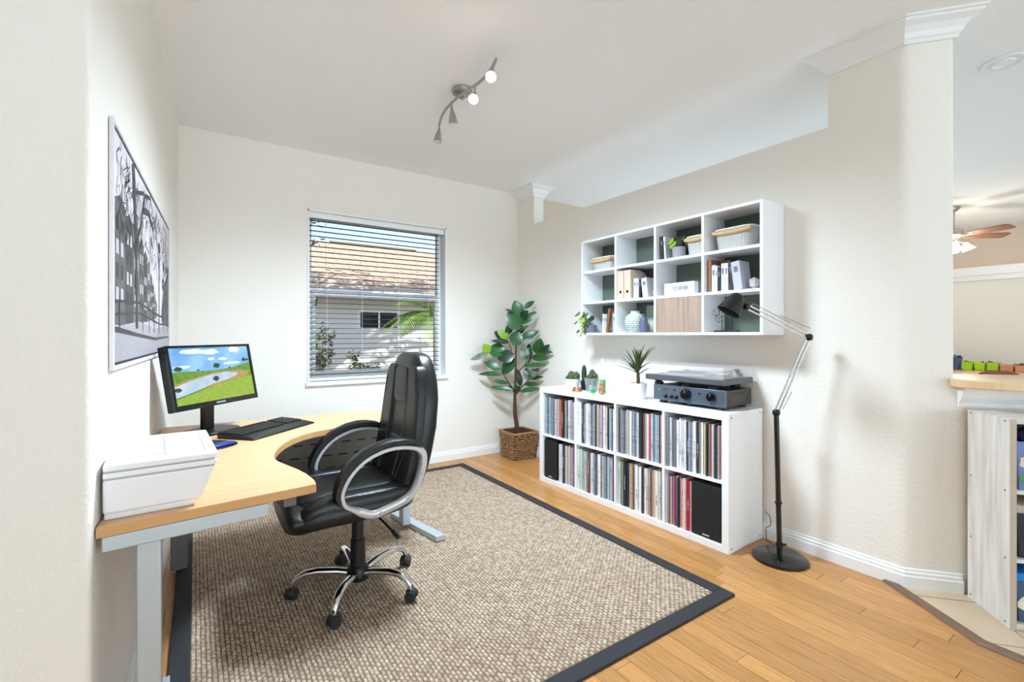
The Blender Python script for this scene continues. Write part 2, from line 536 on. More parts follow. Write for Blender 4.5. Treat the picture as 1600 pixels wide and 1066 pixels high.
# floor: sub-floor, bamboo planks, tile area beyond the threshold
t_out = [at_z(1384.5, 911.6, 0), at_z(1528, 1008, 0), at_z(1600, 1041, 0)]
thr = [Vector((2.885, 0.912)), Vector((t_out[1].x, t_out[1].y)), Vector((2.598, 0.36)), Vector((2.45, -0.9)), Vector((2.45, -9.5))]
floor = struct(MB().box(-3.25, 9.55, -9.65, YB + 0.16, -0.12, -0.003).build('floor', M_gap))
RUG = (-0.085, 2.135, 1.255, 4.0)
PW = 0.083
row = 0
x = -0.20
def clip_poly(poly, a, b):
    """keep the part of the polygon on the left of the line a->b"""
    out = []
    d = b - a
    side = lambda p: d.x * (p[1] - a.y) - d.y * (p[0] - a.x)
    for i in range(len(poly)):
        p, q = poly[i], poly[(i + 1) % len(poly)]
        sp_, sq_ = side(p), side(q)
        if sp_ >= 0: out.append(p)
        if sp_ * sq_ < 0:
            k = sp_ / (sp_ - sq_)
            out.append((p[0] + (q[0] - p[0]) * k, p[1] + (q[1] - p[1]) * k))
    return out
random.seed(11)
while x < XR:
    y = -1.2 - random.random() * 0.9
    while y < YB:
        ln = random.uniform(0.75, 1.35)
        x0, x1, y0, y1 = x + 0.0009, x + PW - 0.0009, y + 0.0009, min(y + ln, YB) - 0.0009
        y += ln
        if x0 > RUG[0] + 0.03 and x1 < RUG[1] - 0.03 and y0 > RUG[2] + 0.03 and y1 < RUG[3] - 0.03: continue
        if x1 < left_x(y0) - 0.1 and y0 > YC: continue
        if y1 < -0.4: continue
        pl = [(x0, y0), (x1, y0), (x1, y1), (x0, y1)]
        MB().prism(pl, -0.0029, 0.0).build('plank', M_plank, floor)
    x += PW
# wood under the rug and behind the camera
MB().box(-3.1, 3.3, -9.5, -1.2, -0.0029, -0.0004).build('pale_tile_field', M_paletile, floor)  # unseen floor, made pale to cut the warm bounce light
mb = MB().box(-3.1, -0.21, -1.2, YC, -0.0029, -0.0004)
mb.box(RUG[0] + 0.02, RUG[1] - 0.02, RUG[2] + 0.02, RUG[3] - 0.02, -0.0029, -0.0008)
mb.build('subfloor_boards', M_plank, floor)
# tiles on the bar side, laid diagonally on a grout bed
TS = 0.335
tdir, tnrm = Vector((cdir.x, cdir.y)), Vector((-cnrm.x, -cnrm.y))
org = Vector((2.755, 0.365))
area = lambda P: sum(P[k][0] * P[(k + 1) % len(P)][1] - P[(k + 1) % len(P)][0] * P[k][1] for k in range(len(P)))
def bar_side(pl):
    if area(pl) < 0: pl = pl[::-1]
    for a, b in zip(thr[:4], thr[1:4]):
        if len(pl) >= 3: pl = clip_poly(pl, a, b)
    if len(pl) >= 3: pl = clip_poly(pl, bar_end - cnrm * 0.02, ch1 - cnrm * 0.02)
    if len(pl) >= 3: pl = clip_poly(pl, ch1 + (ch1 - ch0) * 5 - cnrm * 0.02, ch0 - cnrm * 0.02)
    return pl
bed = bar_side([(2.4, -1.2), (4.6, -1.2), (4.6, 1.0), (2.4, 1.0)])
MB().prism(bed, -0.0029, 0.0035).build('grout_bed', M_grout, floor)
for i in range(-2, 5):
    for j in range(-3, 2):
        g = 0.0035
        pl = [tuple(org + tdir * (i * TS + a) + tnrm * (j * TS + b)) for a, b in ((g, g), (TS - g, g), (TS - g, TS - g), (g, TS - g))]
        pl = bar_side(pl)
        if len(pl) >= 3 and abs(area(pl)) > 2e-3: MB().prism(pl, 0.0, 0.0055).build('tile', M_tile, floor)
MB().box(3.3, 9.4, -9.5, YB, -0.0029, 0.0).build('tile_field', M_paletile, floor)
# threshold strip
mb = MB()
tp = [(-0.004, -0.002), (0.0, 0.006), (0.008, 0.013), (0.040, 0.013), (0.046, 0.004), (0.048, -0.002)]
sweep_path(mb, [tuple(p) for p in thr[::-1]], tp)
struct(mb.build('trim_3', M_threshold))

# ------------------------------------------------------------------ window and blind
win = struct(bpy.data.objects.new('window_1', None))
COL.objects.link(win)
win.location = (WX0, YB, WZ0)
W, Hh = WX1 - WX0, WZ1 - WZ0
rl = 0.012
mb = MB()      # reveal lining
mb.box(0, rl, -0.012, 0.15, 0, Hh).box(W - rl, W, -0.012, 0.15, 0, Hh).box(0, W, -0.012, 0.15, Hh - rl, Hh)
mb.build('reveal', M_vinyl, win)
MB().box(-0.015, W + 0.015, -0.028, 0.15, -0.028, 0.006).build('window_sill', M_trim, win, bevel=0.004)
fr = MB()
for a in ((rl, 0.05), (W - 0.05, W - rl)): fr.box(a[0], a[1], 0.10, 0.15, 0.006, Hh - rl)
fr.box(0.05, W - 0.05, 0.10, 0.15, 0.006, 0.05).box(0.05, W - 0.05, 0.10, 0.15, Hh - 0.05, Hh - rl)
fr.build('window_frame', M_vinyl, win, bevel=0.003)
MB().box(0.05, W - 0.05, 0.09, 0.145, 0.735, 0.79).build('meeting_rail', M_vinyl, win, bevel=0.003)
lo = MB()
lo.box(0.05, 0.082, 0.085, 0.125, 0.05, 0.735).box(W - 0.082, W - 0.05, 0.085, 0.125, 0.05, 0.735).box(0.082, W - 0.082, 0.085, 0.125, 0.05, 0.09)
lo.build('lower_sash', M_vinyl, win, bevel=0.003)
MB().box(0.05, W - 0.05, 0.122, 0.126, 0.79, Hh - 0.05).build('pane', M_glass, win)
MB().box(0.082, W - 0.082, 0.102, 0.106, 0.09, 0.735).build('pane', M_glass, win)
blind = thing('venetian_blind', 'open horizontal slat blind hanging in the white window', 'blind', (WX0, YB, WZ0))
MB().box(0.016, W - 0.016, 0.012, 0.068, Hh - 0.062, Hh - 0.014).build('head_rail', M_vinyl, blind, bevel=0.003)
n_sl = 31
sl = MB()
cs = [(0.018, 0.0), (0.029, 0.0022), (0.040, 0.003), (0.051, 0.0022), (0.062, 0.0)]
vs_ = [(xx, a, b + dz) for xx in (0, W - 0.08) for dz in (0, 0.0024) for a, b in cs]
fs_ = []
for j in range(4):
    fs_ += [(j, j + 1, 10 + j + 1, 10 + j), (5 + j + 1, 5 + j, 15 + j, 15 + j + 1)]
fs_ += [(0, 10, 15, 5), (4, 9, 19, 14), (0, 5, 6, 7, 8, 9, 4, 3, 2, 1), (10, 11, 12, 13, 14, 19, 18, 17, 16, 15)]
sl.add(vs_, fs_)
slm = sl.mesh('slat', 30)
slm.materials.append(M_slat)
for k in range(n_sl):
    z = 0.06 + k * (Hh - 0.062 - 0.06 - 0.02) / (n_sl - 1)
    shared('slat', slm, blind, (0.018, 0, z), (0.02, 0, 0))
MB().box(0.018, W - 0.06, 0.02, 0.06, 0.012, 0.034).build('bottom_rail', M_vinyl, blind, bevel=0.003)
for xx in (0.16, 0.46, 0.80, 1.10):
    MB().tube([(xx, 0.019, 0.03), (xx, 0.019, Hh - 0.05)], 0.0012, 5).tube([(xx, 0.061, 0.03), (xx, 0.061, Hh - 0.05)], 0.0012, 5).build('ladder_cord', M_pagew, blind)
c_ = MB().tube([(0.075, 0.010, 0.70), (0.075, 0.010, Hh - 0.05)], 0.0012, 5)
c_.build('pull_cord', M_pagew, blind)
MB().lathe([(0.002, 0.735), (0.008, 0.70), (0.009, 0.69), (0.002, 0.685)], (0.075, 0.010, 0), 10).lathe([(0.002, 0.70), (0.008, 0.665), (0.009, 0.655), (0.002, 0.65)], (0.067, 0.010, 0), 10).build('cord_tassel', M_black, blind)

# ------------------------------------------------------------------ rug
rug = thing('area_rug', 'large beige woven sisal rug with charcoal border under desk and chair', 'rug', ((RUG[0] + RUG[1]) / 2, (RUG[2] + RUG[3]) / 2, 0))
rw, rh = (RUG[1] - RUG[0]) / 2, (RUG[3] - RUG[2]) / 2
bw = 0.068
for a in ((-rw, rw, -rh, -rh + bw), (-rw, rw, rh - bw, rh), (-rw, -rw + bw, -rh + bw, rh - bw), (rw - bw, rw, -rh + bw, rh - bw)):
    MB().box(a[0], a[1], a[2], a[3], 0.0005, 0.0125).build('border_strip', M_border, rug, bevel=0.003, label='charcoal cotton border strip')
MB().box(-rw + bw, rw - bw, -rh + bw, rh - bw, 0.0005, 0.0075).build('backing', M_jute_base, rug)
mb = MB()
rng = random.Random(3)
bx_, by_ = 0.026, 0.0165
ny = int((2 * rh - 2 * bw) / bx_)
nx = int((2 * rw - 2 * bw) / by_)
V, Fc = [], []
for i in range(nx):
    for j in range(ny):
        x0 = -rw + bw + i * by_
        y0 = -rh + bw + (j + (0.5 if i % 2 else 0.0)) * bx_
        if y0 + bx_ > rh - bw: continue
        jx, jy = rng.uniform(-0.0015, 0.0015), rng.uniform(-0.002, 0.002)
        h = 0.0105 + rng.uniform(-0.0014, 0.0018)
        gx, gy, e = 0.0012, 0.0018, 0.0028
        o = len(V)
        a0, a1, c0, c1 = x0 + gx + jx, x0 + by_ - gx + jx, y0 + gy + jy, y0 + bx_ - gy + jy
        t = rng.uniform(-0.0008, 0.0008)
        V += [(a0, c0, 0.0065), (a1, c0, 0.0065), (a1, c1, 0.0065), (a0, c1, 0.0065), (a0 + e, c0 + e, h + t), (a1 - e, c0 + e, h + t), (a1 - e, c1 - e, h - t), (a0 + e, c1 - e, h - t)]
        Fc += [(o + 4, o + 5, o + 6, o + 7), (o, o + 1, o + 5, o + 4), (o + 1, o + 2, o + 6, o + 5), (o + 2, o + 3, o + 7, o + 6), (o + 3, o, o + 4, o + 7)]
mb.v, mb.f = V, Fc
wv = mb.build('weave', M_jute, rug)
wv['kind'] = 'stuff'
RZ = 0.0128

# ------------------------------------------------------------------ desk
DZ = 0.75
desk = thing('corner_desk', 'beech corner desk with curved cut-out and silver steel legs by the left wall', 'desk', (0, 0, 0))
curve = [(0.335, 1.668), (0.338, 1.72), (0.330, 1.81), (0.317, 1.876), (0.298, 1.945), (0.281, 2.005), (0.268, 2.06), (0.265, 2.106), (0.270, 2.16), (0.284, 2.225), (0.306, 2.295), (0.338, 2.37),
         (0.382, 2.445), (0.436, 2.508), (0.50, 2.556), (0.57, 2.585), (0.64, 2.598), (0.72, 2.602), (0.82, 2.597), (0.92, 2.582), (1.03, 2.560), (1.13, 2.535), (1.15, 2.54)]
out = [(-0.214, 1.602), (0.31, 1.660)] + curve + [(1.165, 3.06), (-0.145, 3.135)]
MB().prism(out, DZ - 0.028, DZ - 0.0012).build('edge_band', M_beech_edge, desk)
MB().prism(offset_poly and [tuple(p) for p in offset_poly(out, -0.0015)], DZ - 0.010, DZ).build('desktop', M_beech, desk)
def leg_col(x, y, w, d, m, z0=RZ + 0.031, z1=DZ - 0.07):
    return MB().box(x - w / 2, x + w / 2, y - d / 2, y + d / 2, z0, z1)
mb = MB().bar((-0.205, 1.625, DZ - 0.049), (0.188, 1.665, DZ - 0.049), 0.045, 0.040)
mb.build('support_rail', M_steel, desk, bevel=0.003)
leg_col(-0.107, 1.655, 0.055, 0.05, M_steel).build('leg', M_steel, desk, bevel=0.004)
MB().box(-0.14, -0.075, 1.60, 2.05, RZ + 0.001, RZ + 0.033).build('foot', M_steel, desk, bevel=0.004)
leg_col(-0.072, 3.04, 0.075, 0.06, M_greysteel, RZ + 0.001).build('leg', M_greysteel, desk, bevel=0.004)  # shadow on this leg is put into a darker steel colour
leg_col(1.105, 2.86, 0.05, 0.07, M_greysteel).build('leg', M_steel, desk, bevel=0.004)
ft = MB().prism([(0, 0), (0.06, 0), (0.06, 0.52), (0, 0.52)], 0, 0.034)
ft.v = [(x + 1.085 + 0.10 * (0.52 - y) / 0.52, y + 2.56, z + RZ + 0.001) for x, y, z in ft.v]
ft.build('foot', M_steel, desk, bevel=0.004)
MB().bar((0.26, 1.70, DZ - 0.05), (-0.02, 3.0, DZ - 0.05), 0.04, 0.04).bar((-0.02, 3.0, DZ - 0.05), (1.10, 2.88, DZ - 0.05), 0.04, 0.04).build('under_frame', M_greysteel, desk)
# slotted modesty panel / cable tray
mp = thing('modesty_panel', None, None)
mp.parent = desk
pa, pb = Vector((0.06, 3.02, 0.55)), Vector((1.10, 2.93, 0.55))
u = (pb - pa).normalized()
mb = MB().bar(pa, pb, 0.004, 0.34)
mpanel = mb.build('modesty_panel', M_greysteel, desk)
bpy.data.objects.remove(mp)
for r_ in range(4):
    for k in range(11):
        c = pa + u * (0.06 + k * 0.09 + (0.02 if r_ % 2 else 0)) + Vector((0, -0.004, 0.12 - 0.075 * r_))
        MB().bar(c - u * 0.026, c + u * 0.026, 0.004, 0.009).build('slot', M_black, mpanel)
MB().bar(pa + Vector((0, -0.05, -0.17)), pb + Vector((0, -0.05, -0.17)), 0.10, 0.004).build('cable_tray', M_greysteel, desk)

# ------------------------------------------------------------------ printer
prt = thing('printer', 'white flatbed printer on the near end of the desk', 'printer', (-0.205, 1.632, DZ), 0.06)
PWd, PDp, PH = 0.262, 0.405, 0.152
def taper_box(x0, x1, y0, y1, z0, z1, xb, yb):
    """box whose bottom is smaller by xb at the right and yb at the front"""
    return MB().add([(x0, y0 + yb, z0), (x1 - xb, y0 + yb, z0), (x1 - xb, y1, z0), (x0, y1, z0), (x0, y0, z1), (x1, y0, z1), (x1, y1, z1), (x0, y1, z1)],
                    [(0, 3, 2, 1), (4, 5, 6, 7), (0, 1, 5, 4), (1, 2, 6, 5), (2, 3, 7, 6), (3, 0, 4, 7)])
taper_box(0, PWd - 0.008, 0, PDp, 0.018, 0.112, 0.035, 0.006).build('body', M_print_body, prt, bevel=0.008, seg=3)
taper_box(0.002, PWd - 0.052, 0.012, PDp - 0.01, 0.0, 0.018, 0.012, 0.006).build('base', M_print_body, prt, bevel=0.004)
taper_box(0, PWd - 0.002, 0.001, PDp, 0.114, 0.130, 0.004, 0.0).build('scanner_bed', M_print_body, prt, bevel=0.004)
lid = taper_box(0, PWd, 0.002, PDp, 0.1315, PH, 0.003, 0.0).build('scanner_lid', M_print_body, prt, bevel=0.006, seg=3)
MB().box(0.001, PWd - 0.010, 0.003, PDp - 0.003, 0.110, 0.134).build('seam_band', M_print_gap, prt)
mb = MB()
mb.bar((0.135, 0.060, PH + 0.0003), (0.135, 0.37, PH + 0.0003), 0.003, 0.0012).bar((0.004, 0.060, PH + 0.0003), (0.135, 0.060, PH + 0.0003), 0.003, 0.0012)
mb.build('document_flap_edge', M_print_gap, lid)
mb = MB().bar((PWd - 0.03, 0.05, PH + 0.0003), (PWd - 0.03, PDp - 0.03, PH + 0.0003), 0.0022, 0.001).bar((0.0, 0.045, PH + 0.0003), (PWd - 0.03, 0.045, PH + 0.0003), 0.0022, 0.001)
mb.build('lid_crease', M_print_gap, lid)
mb = MB()
for k in range(4):
    if k % 2: mb.lathe([(0.004, 0), (0.004, 0.0007)], (0.160 + 0.013 * k, 0.24, PH), 10)
    else: mb.box(0.156 + 0.013 * k, 0.164 + 0.013 * k, 0.236, 0.244, PH, PH + 0.0007)
mb.build('emblem', M_print_gap, lid)

# ------------------------------------------------------------------ monitor
mon = thing('computer_monitor', 'black widescreen monitor with a pond landscape on screen in desk corner', 'monitor', (0.080, 2.85, DZ), math.atan2(0.405, 0.383))
# local: x to the right of the screen, -y is where the screen faces
T = Matrix.Translation((0, 0, 0.293)) @ Matrix.Rotation(math.radians(-11), 4, 'X')
mw, mh = 0.268, 0.155
B(-mw, mw, 0.0, 0.035, -mh, mh).xf(T).build('housing', M_black, mon, bevel=0.006)
bz = MB()
bz.box(-mw, mw, -0.012, 0.0, -mh, -mh + 0.026).box(-mw, mw, -0.012, 0.0, mh - 0.012, mh).box(-mw, -mw + 0.013, -0.012, 0.0, -mh + 0.026, mh - 0.012).box(mw - 0.013, mw, -0.012, 0.0, -mh + 0.026, mh - 0.012)
bz.xf(T).build('bezel', M_blackgloss, mon)
def scr(name, rgb, rgb2=None, sc=40, e=0.62):
    m = mat(name, rgb, 0.4, noise=(sc, 0.25), rgb2=rgb2)
    nt = m.node_tree
    b = nt.nodes['Principled BSDF']
    lk = b.inputs['Base Color'].links
    if lk: nt.links.new(lk[0].from_socket, b.inputs['Emission Color'])
    else: b.inputs['Emission Color'].default_value = lin(rgb)
    b.inputs['Emission Strength'].default_value = e
    b.inputs['Specular IOR Level'].default_value = 0.2
    if lk: nt.links.remove(lk[0])
    b.inputs['Base Color'].default_value = (0.01, 0.01, 0.01, 1)
    return m
sx, sz0, sz1 = mw - 0.013, -mh + 0.026, mh - 0.012
def sp_(u, v, y): return (-sx + 2 * sx * u, y, sz0 + (sz1 - sz0) * v)
def flat(pts, y):
    mb = MB()
    return mb.add([sp_(u, v, y) for u, v in pts], [tuple(range(len(pts)))])
screen = flat([(0, 0), (1, 0), (1, 1), (0, 1)], -0.004).xf(T).build('screen', scr('screen_sky', (96, 158, 222), (150, 196, 236), 6), mon)
hill = [(0, 0), (1, 0), (1, 0.66), (0.9, 0.64), (0.72, 0.58), (0.5, 0.56), (0.3, 0.57), (0.15, 0.585), (0, 0.58)]
flat(hill, -0.0046).xf(T).build('screen_meadow', scr('screen_grass', (118, 156, 52), (84, 132, 44), 60), screen)
flat([(0, 0.36), (0.2, 0.44), (0.5, 0.53), (0.8, 0.53), (0.97, 0.49), (0.92, 0.40), (0.75, 0.33), (0.4, 0.26), (0.1, 0.20), (0, 0.18)], -0.0050).xf(T).build('screen_bank', scr('screen_bank', (186, 150, 96), (160, 140, 70), 40), screen)
pond = [(0, 0.32), (0.2, 0.41), (0.45, 0.49), (0.65, 0.51), (0.78, 0.485), (0.80, 0.44), (0.68, 0.37), (0.45, 0.31), (0.2, 0.20), (0, 0.13)]
flat(pond, -0.0054).xf(T).build('screen_pond', scr('screen_pond', (196, 208, 224), (170, 190, 214), 12), screen)
flat([(0, 0), (1, 0), (1, 0.40), (0.8, 0.36), (0.68, 0.33), (0.45, 0.27), (0.2, 0.17), (0, 0.10)], -0.0058).xf(T).build('screen_lawn', scr('screen_lawn', (128, 170, 50), (160, 178, 70), 90), screen)
def blob(cu, cv, ru, rv, n=14, rg=None):
    rg = rg or random.Random(int(cu * 1000))
    return [(cu + ru * math.cos(2 * PI * k / n) * rg.uniform(0.75, 1.1), cv + rv * math.sin(2 * PI * k / n) * rg.uniform(0.75, 1.1)) for k in range(n)]
mc, mtr = scr('screen_cloud', (244, 248, 252), (206, 226, 244), 30), scr('screen_tree', (58, 84, 44), (36, 62, 34), 90)
for cu, cv, ru, rv in ((0.28, 0.93, 0.16, 0.05), (0.47, 0.92, 0.14, 0.055), (0.80, 0.94, 0.09, 0.06), (0.48, 0.78, 0.05, 0.03), (0.63, 0.77, 0.06, 0.035), (0.12, 0.66, 0.1, 0.03), (0.75, 0.68, 0.13, 0.03)):
    flat(blob(cu, cv, ru, rv), -0.0052).xf(T).build('screen_cloud', mc, screen)
for cu, cv, ru, rv in ((0.08, 0.63, 0.05, 0.045), (0.53, 0.645, 0.045, 0.055), (0.92, 0.725, 0.035, 0.04), (0.97, 0.72, 0.02, 0.025), (0.30, 0.59, 0.02, 0.015), (0.70, 0.59, 0.018, 0.015), (0.04, 0.27, 0.05, 0.04), (0.50, 0.40, 0.042, 0.055)):
    flat(blob(cu, cv, ru, rv), -0.0062).xf(T).build('screen_tree', mtr, screen)
M_logo = mat('logo_white', (214, 216, 218), 0.5, noise=(10, 0.01))
text_part('brand_text', 'SAMSUNG', 0.013, M_logo, mon, T @ Matrix.Translation((0.0, -0.0123, -mh + 0.013)) @ Matrix.Rotation(PI / 2, 4, 'X'))
MB().box(-0.036, 0.036, 0.03, 0.055, 0.012, 0.30).build('stand_neck', M_black, mon, bevel=0.008)
bp_ = [(0.125 * math.copysign(abs(math.cos(a)) ** 0.6, math.cos(a)), 0.02 + 0.10 * math.copysign(abs(math.sin(a)) ** 0.6, math.sin(a))) for a in [2 * PI * k / 28 for k in range(28)]]
MB().prism(bp_, 0.0, 0.014).build('stand_base', M_black, mon, bevel=0.004)

# ------------------------------------------------------------------ keyboard and mouse pad
kb = thing('keyboard', 'black keyboard with palm rest angled on the desk before the monitor', 'keyboard', (0.315, 2.735, DZ), math.radians(43))
kl, kd = 0.225, 0.098
prof = [(-kd - 0.012, 0.0), (-kd - 0.012, 0.009), (-0.045, 0.018), (kd, 0.026), (kd, 0.0)]
mb = MB()
n = len(prof)
mb.add([(-kl, a, b) for a, b in prof] + [(kl, a, b) for a, b in prof], [tuple(range(n))[::-1], tuple(range(n, 2 * n))] + [(i, (i + 1) % n, n + (i + 1) % n, n + i) for i in range(n)])
mb.build('palm_rest_body', M_black, kb, bevel=0.005)
mb = MB()
for r_ in range(6):
    y = -0.030 + r_ * 0.0205 + (0.006 if r_ == 5 else 0)
    zt = 0.018 + (y + 0.045) / (kd + 0.045) * 0.008
    x = -kl + 0.012
    while x < kl - 0.022:
        w = 0.017 if r_ else (0.11 if -0.14 < x < -0.10 else 0.02)
        if not (0.075 < x < 0.085 or 0.125 < x < 0.132):
            mb.box(x, x + w, y, y + 0.0165, zt - 0.004, zt + 0.006)
        x += w + 0.0025
k_ = mb.build('keys', M_key, kb)
k_['kind'] = 'stuff'
pad = thing('mouse_pad', 'black mouse pad with blue gel edge between printer and keyboard', 'mouse pad', (0.045, 2.50, DZ), math.radians(40))
pp = [(0.10 * math.copysign(abs(math.cos(a)) ** 0.7, math.cos(a)), 0.11 * math.copysign(abs(math.sin(a)) ** 0.7, math.sin(a))) for a in [2 * PI * k / 24 for k in range(24)]]
MB().prism(pp, 0.0002, 0.005).build('pad', M_black, pad, bevel=0.002)
MB().ell((-0.005, -0.075, 0.011), (0.075, 0.024, 0.010), 0.8, 0.7, 20, 8).build('gel_rest', M_blue, pad, smooth=60)

# ------------------------------------------------------------------ framed picture on the left wall
py0, py1, pz0, pz1 = 1.775, 3.43, 1.145, 1.885
pang = math.atan2(1, 0.042)
pic = thing('framed_picture', 'large black and white canal street photograph in thin white frame on left wall', 'picture', (left_x(py0) + 0.001, py0, pz0), pang)
# local x along the wall, -y into the room
PWi, PHi = (py1 - py0) * 1.0009, pz1 - pz0
fw, fd = 0.013, 0.011
M_frame = mat('picture_frame', (222, 220, 226), 0.4, noise=(10, 0.02))
fr = MB()
for a in ((0, PWi, 0, fw), (0, PWi, PHi - fw, PHi), (0, fw, fw, PHi - fw), (PWi - fw, PWi, fw, PHi - fw)):
    MB().box(a[0], a[1], -fd, 0, a[2], a[3]).build('frame_bar', M_frame, pic)
MB().box(fw, PWi - fw, -fd + 0.005, -0.002, fw, PHi - fw).build('backing', M_border, pic)
iw, ih = PWi - 2 * fw, PHi - 2 * fw
def g(name, v, v2=None, sc=60, tint=(1.0, 0.96, 1.0), st=None):
    return mat(name, tuple(v * t for t in tint), 0.45, noise=(sc, 0.2), rgb2=tuple(v2 * t for t in tint) if v2 is not None else None, stretch=st)
def pf(pts, y):
    return MB().add([(fw + iw * u, y, fw + ih * v) for u, v in pts], [tuple(range(len(pts)))])
Y0 = -fd + 0.0045
prn = pf([(0.008, 0.012), (0.992, 0.012), (0.992, 0.988), (0.008, 0.988)], Y0).build('print', g('print_sky', 232, 214, 8), pic)
pf([(0.008, 0.30), (0.30, 0.42), (0.52, 0.36), (0.55, 0.25), (0.992, 0.22), (0.992, 0.012), (0.008, 0.012)], Y0 - 0.0003).build('print_canal', g('print_canal', 206, 176, 14), prn)
tops = [0.74, 0.71, 0.72, 0.66, 0.62, 0.58, 0.52, 0.47, 0.42, 0.37]
ub = 0.008
for k, tz_ in enumerate(tops):
    w_ = 0.115 * (0.86 ** k)
    lo_v = 0.17 + 0.008 * k
    pf([(ub, lo_v), (ub + w_, lo_v), (ub + w_, tz_ - 0.035), (ub + w_ * 0.72, tz_ - 0.02), (ub + w_ * 0.5, tz_), (ub + w_ * 0.28, tz_ - 0.02), (ub, tz_ - 0.035)], Y0 - 0.0006 - 0.00002 * k).build('print_facade', g('print_facade_%d' % (k % 3), (96, 62, 122)[k % 3], (70, 40, 88)[k % 3], 22), prn)
    for rr in range(4):
        for cc in range(2):
            a0, b0 = ub + w_ * (0.16 + 0.42 * cc), 0.27 + rr * (tz_ - 0.33) / 4
            pf([(a0, b0), (a0 + w_ * 0.24, b0), (a0 + w_ * 0.24, b0 + (tz_ - 0.33) / 6.5), (a0, b0 + (tz_ - 0.33) / 6.5)], Y0 - 0.00095).build('print_window', g('print_pane_%d' % ((k + rr) % 2), (188, 34)[(k + rr) % 2], None), prn)
    ub += w_
pf([(0.992, 0.66), (0.93, 0.60), (0.86, 0.52), (0.80, 0.40), (0.76, 0.26), (0.80, 0.2), (0.992, 0.2)], Y0 - 0.0006).build('print_facades', g('print_facade_right', 84, 44, 30), prn)
pf([(0.008, 0.16), (0.3, 0.20), (0.6, 0.17), (0.992, 0.20), (0.992, 0.012), (0.008, 0.012)], Y0 - 0.0010).build('print_cobbles', g('print_cobble', 196, 128, 120, st=(1, 1, 2.4)), prn)
pf([(0.008, 0.165), (0.3, 0.135), (0.6, 0.11), (0.992, 0.118), (0.992, 0.105), (0.6, 0.09), (0.3, 0.115), (0.008, 0.14)], Y0 - 0.0013).build('print_kerb', g('print_dark', 40, 24, 30), prn)
gd = g('print_black', 34, 20, 40)
def stroke(pts, w, y, mb=None):
    mb = mb or MB()
    for (a, b), (c, d) in zip(pts, pts[1:]):
        p, q = Vector((fw + iw * a, 0, fw + ih * b)), Vector((fw + iw * c, 0, fw + ih * d))
        t = (q - p).normalized()
        nn = Vector((-t.z, 0, t.x)) * (w / 2)
        mb.add([(v.x, y, v.z) for v in (p - nn, q - nn, q + nn, p + nn)], [(0, 1, 2, 3)])
    return mb
stroke([(0.27, 0.16), (0.265, 0.4), (0.255, 0.62), (0.24, 0.8), (0.22, 0.985)], 0.055, Y0 - 0.0018).build('print_tree_trunk', gd, prn)
br = stroke([(0.26, 0.60), (0.33, 0.72), (0.36, 0.83), (0.47, 0.86), (0.56, 0.80)], 0.026, Y0 - 0.0018)
stroke([(0.36, 0.83), (0.40, 0.93), (0.5, 0.97)], 0.016, Y0 - 0.0018, br)
stroke([(0.25, 0.86), (0.38, 0.93)], 0.016, Y0 - 0.0018, br)
br.build('print_branch', gd, prn)
tw = MB()
rg = random.Random(5)
for k in range(420):
    a, b = rg.uniform(0.02, 0.985), rg.uniform(0.60, 0.985)
    if b < 0.98 - abs(a - 0.55) * 0.1 and rg.random() < 0.25 + 0.75 * (b - 0.55) / 0.43 or a > 0.8 or a < 0.2:
        ln = rg.uniform(0.02, 0.07)
        stroke([(a, b), (a + rg.uniform(-0.03, 0.03), max(0.45, b - ln)), (a + rg.uniform(-0.05, 0.05), max(0.42, b - 2 * ln))], rg.uniform(0.002, 0.005), Y0 - 0.0015, tw)
t_ = tw.build('print_twigs', gd, prn)
t_['kind'] = 'stuff'
for k in range(46):
    a, b = rg.uniform(0.78, 0.985), rg.uniform(0.24, 0.66)
    pf(blob(a, b, 0.016, 0.022, 7, rg), Y0 - 0.0012).build('print_foliage', gd if k % 2 else g('print_grey', 110, 70, 40), prn)
stroke([(0.70, 0.13), (0.70, 0.70)], 0.020, Y0 - 0.0018).build('print_lamp_post', gd, prn)
pf([(0.685, 0.70), (0.715, 0.70), (0.73, 0.75), (0.70, 0.775), (0.67, 0.75)], Y0 - 0.0019).build('print_lantern', gd, prn)
rl_ = stroke([(0.02, 0.27), (0.3, 0.30), (0.7, 0.26), (0.985, 0.25)], 0.010, Y0 - 0.0017)
stroke([(0.02, 0.215), (0.3, 0.245), (0.7, 0.205), (0.985, 0.20)], 0.008, Y0 - 0.0017, rl_)
for a in (0.06, 0.36, 0.48, 0.58, 0.82, 0.94): stroke([(a, 0.14), (a, 0.29)], 0.014, Y0 - 0.0017, rl_)
rl_.build('print_railing', gd, prn)

# ------------------------------------------------------------------ office chair (local +x is where the sitter faces)
chair = thing('office_chair', 'black leather high-back swivel chair with silver arms on the rug', 'chair', (0.652, 2.30, RZ), PI)
MB().lathe([(0.045, 0.055), (0.052, 0.06), (0.054, 0.10), (0.040, 0.125), (0.034, 0.13)], n=20).build('hub', M_black, chair, smooth=40)
MB().lathe([(0.036, 0.12), (0.034, 0.25), (0.029, 0.252), (0.028, 0.34), (0.022, 0.342), (0.022, 0.41)], n=20).build('gas_column', M_black, chair, smooth=40)
legp = [(0.03, 0.088), (0.10, 0.105), (0.18, 0.116), (0.235, 0.113), (0.272, 0.096), (0.290, 0.074), (0.294, 0.055)]
legm = MB().tube([(r, 0, z) for r, z in legp], [0.021, 0.020, 0.019, 0.018, 0.017, 0.015, 0.013], 10, flat=0.8).mesh('leg', 50)
legm.materials.append(M_chrome)
cm = MB()
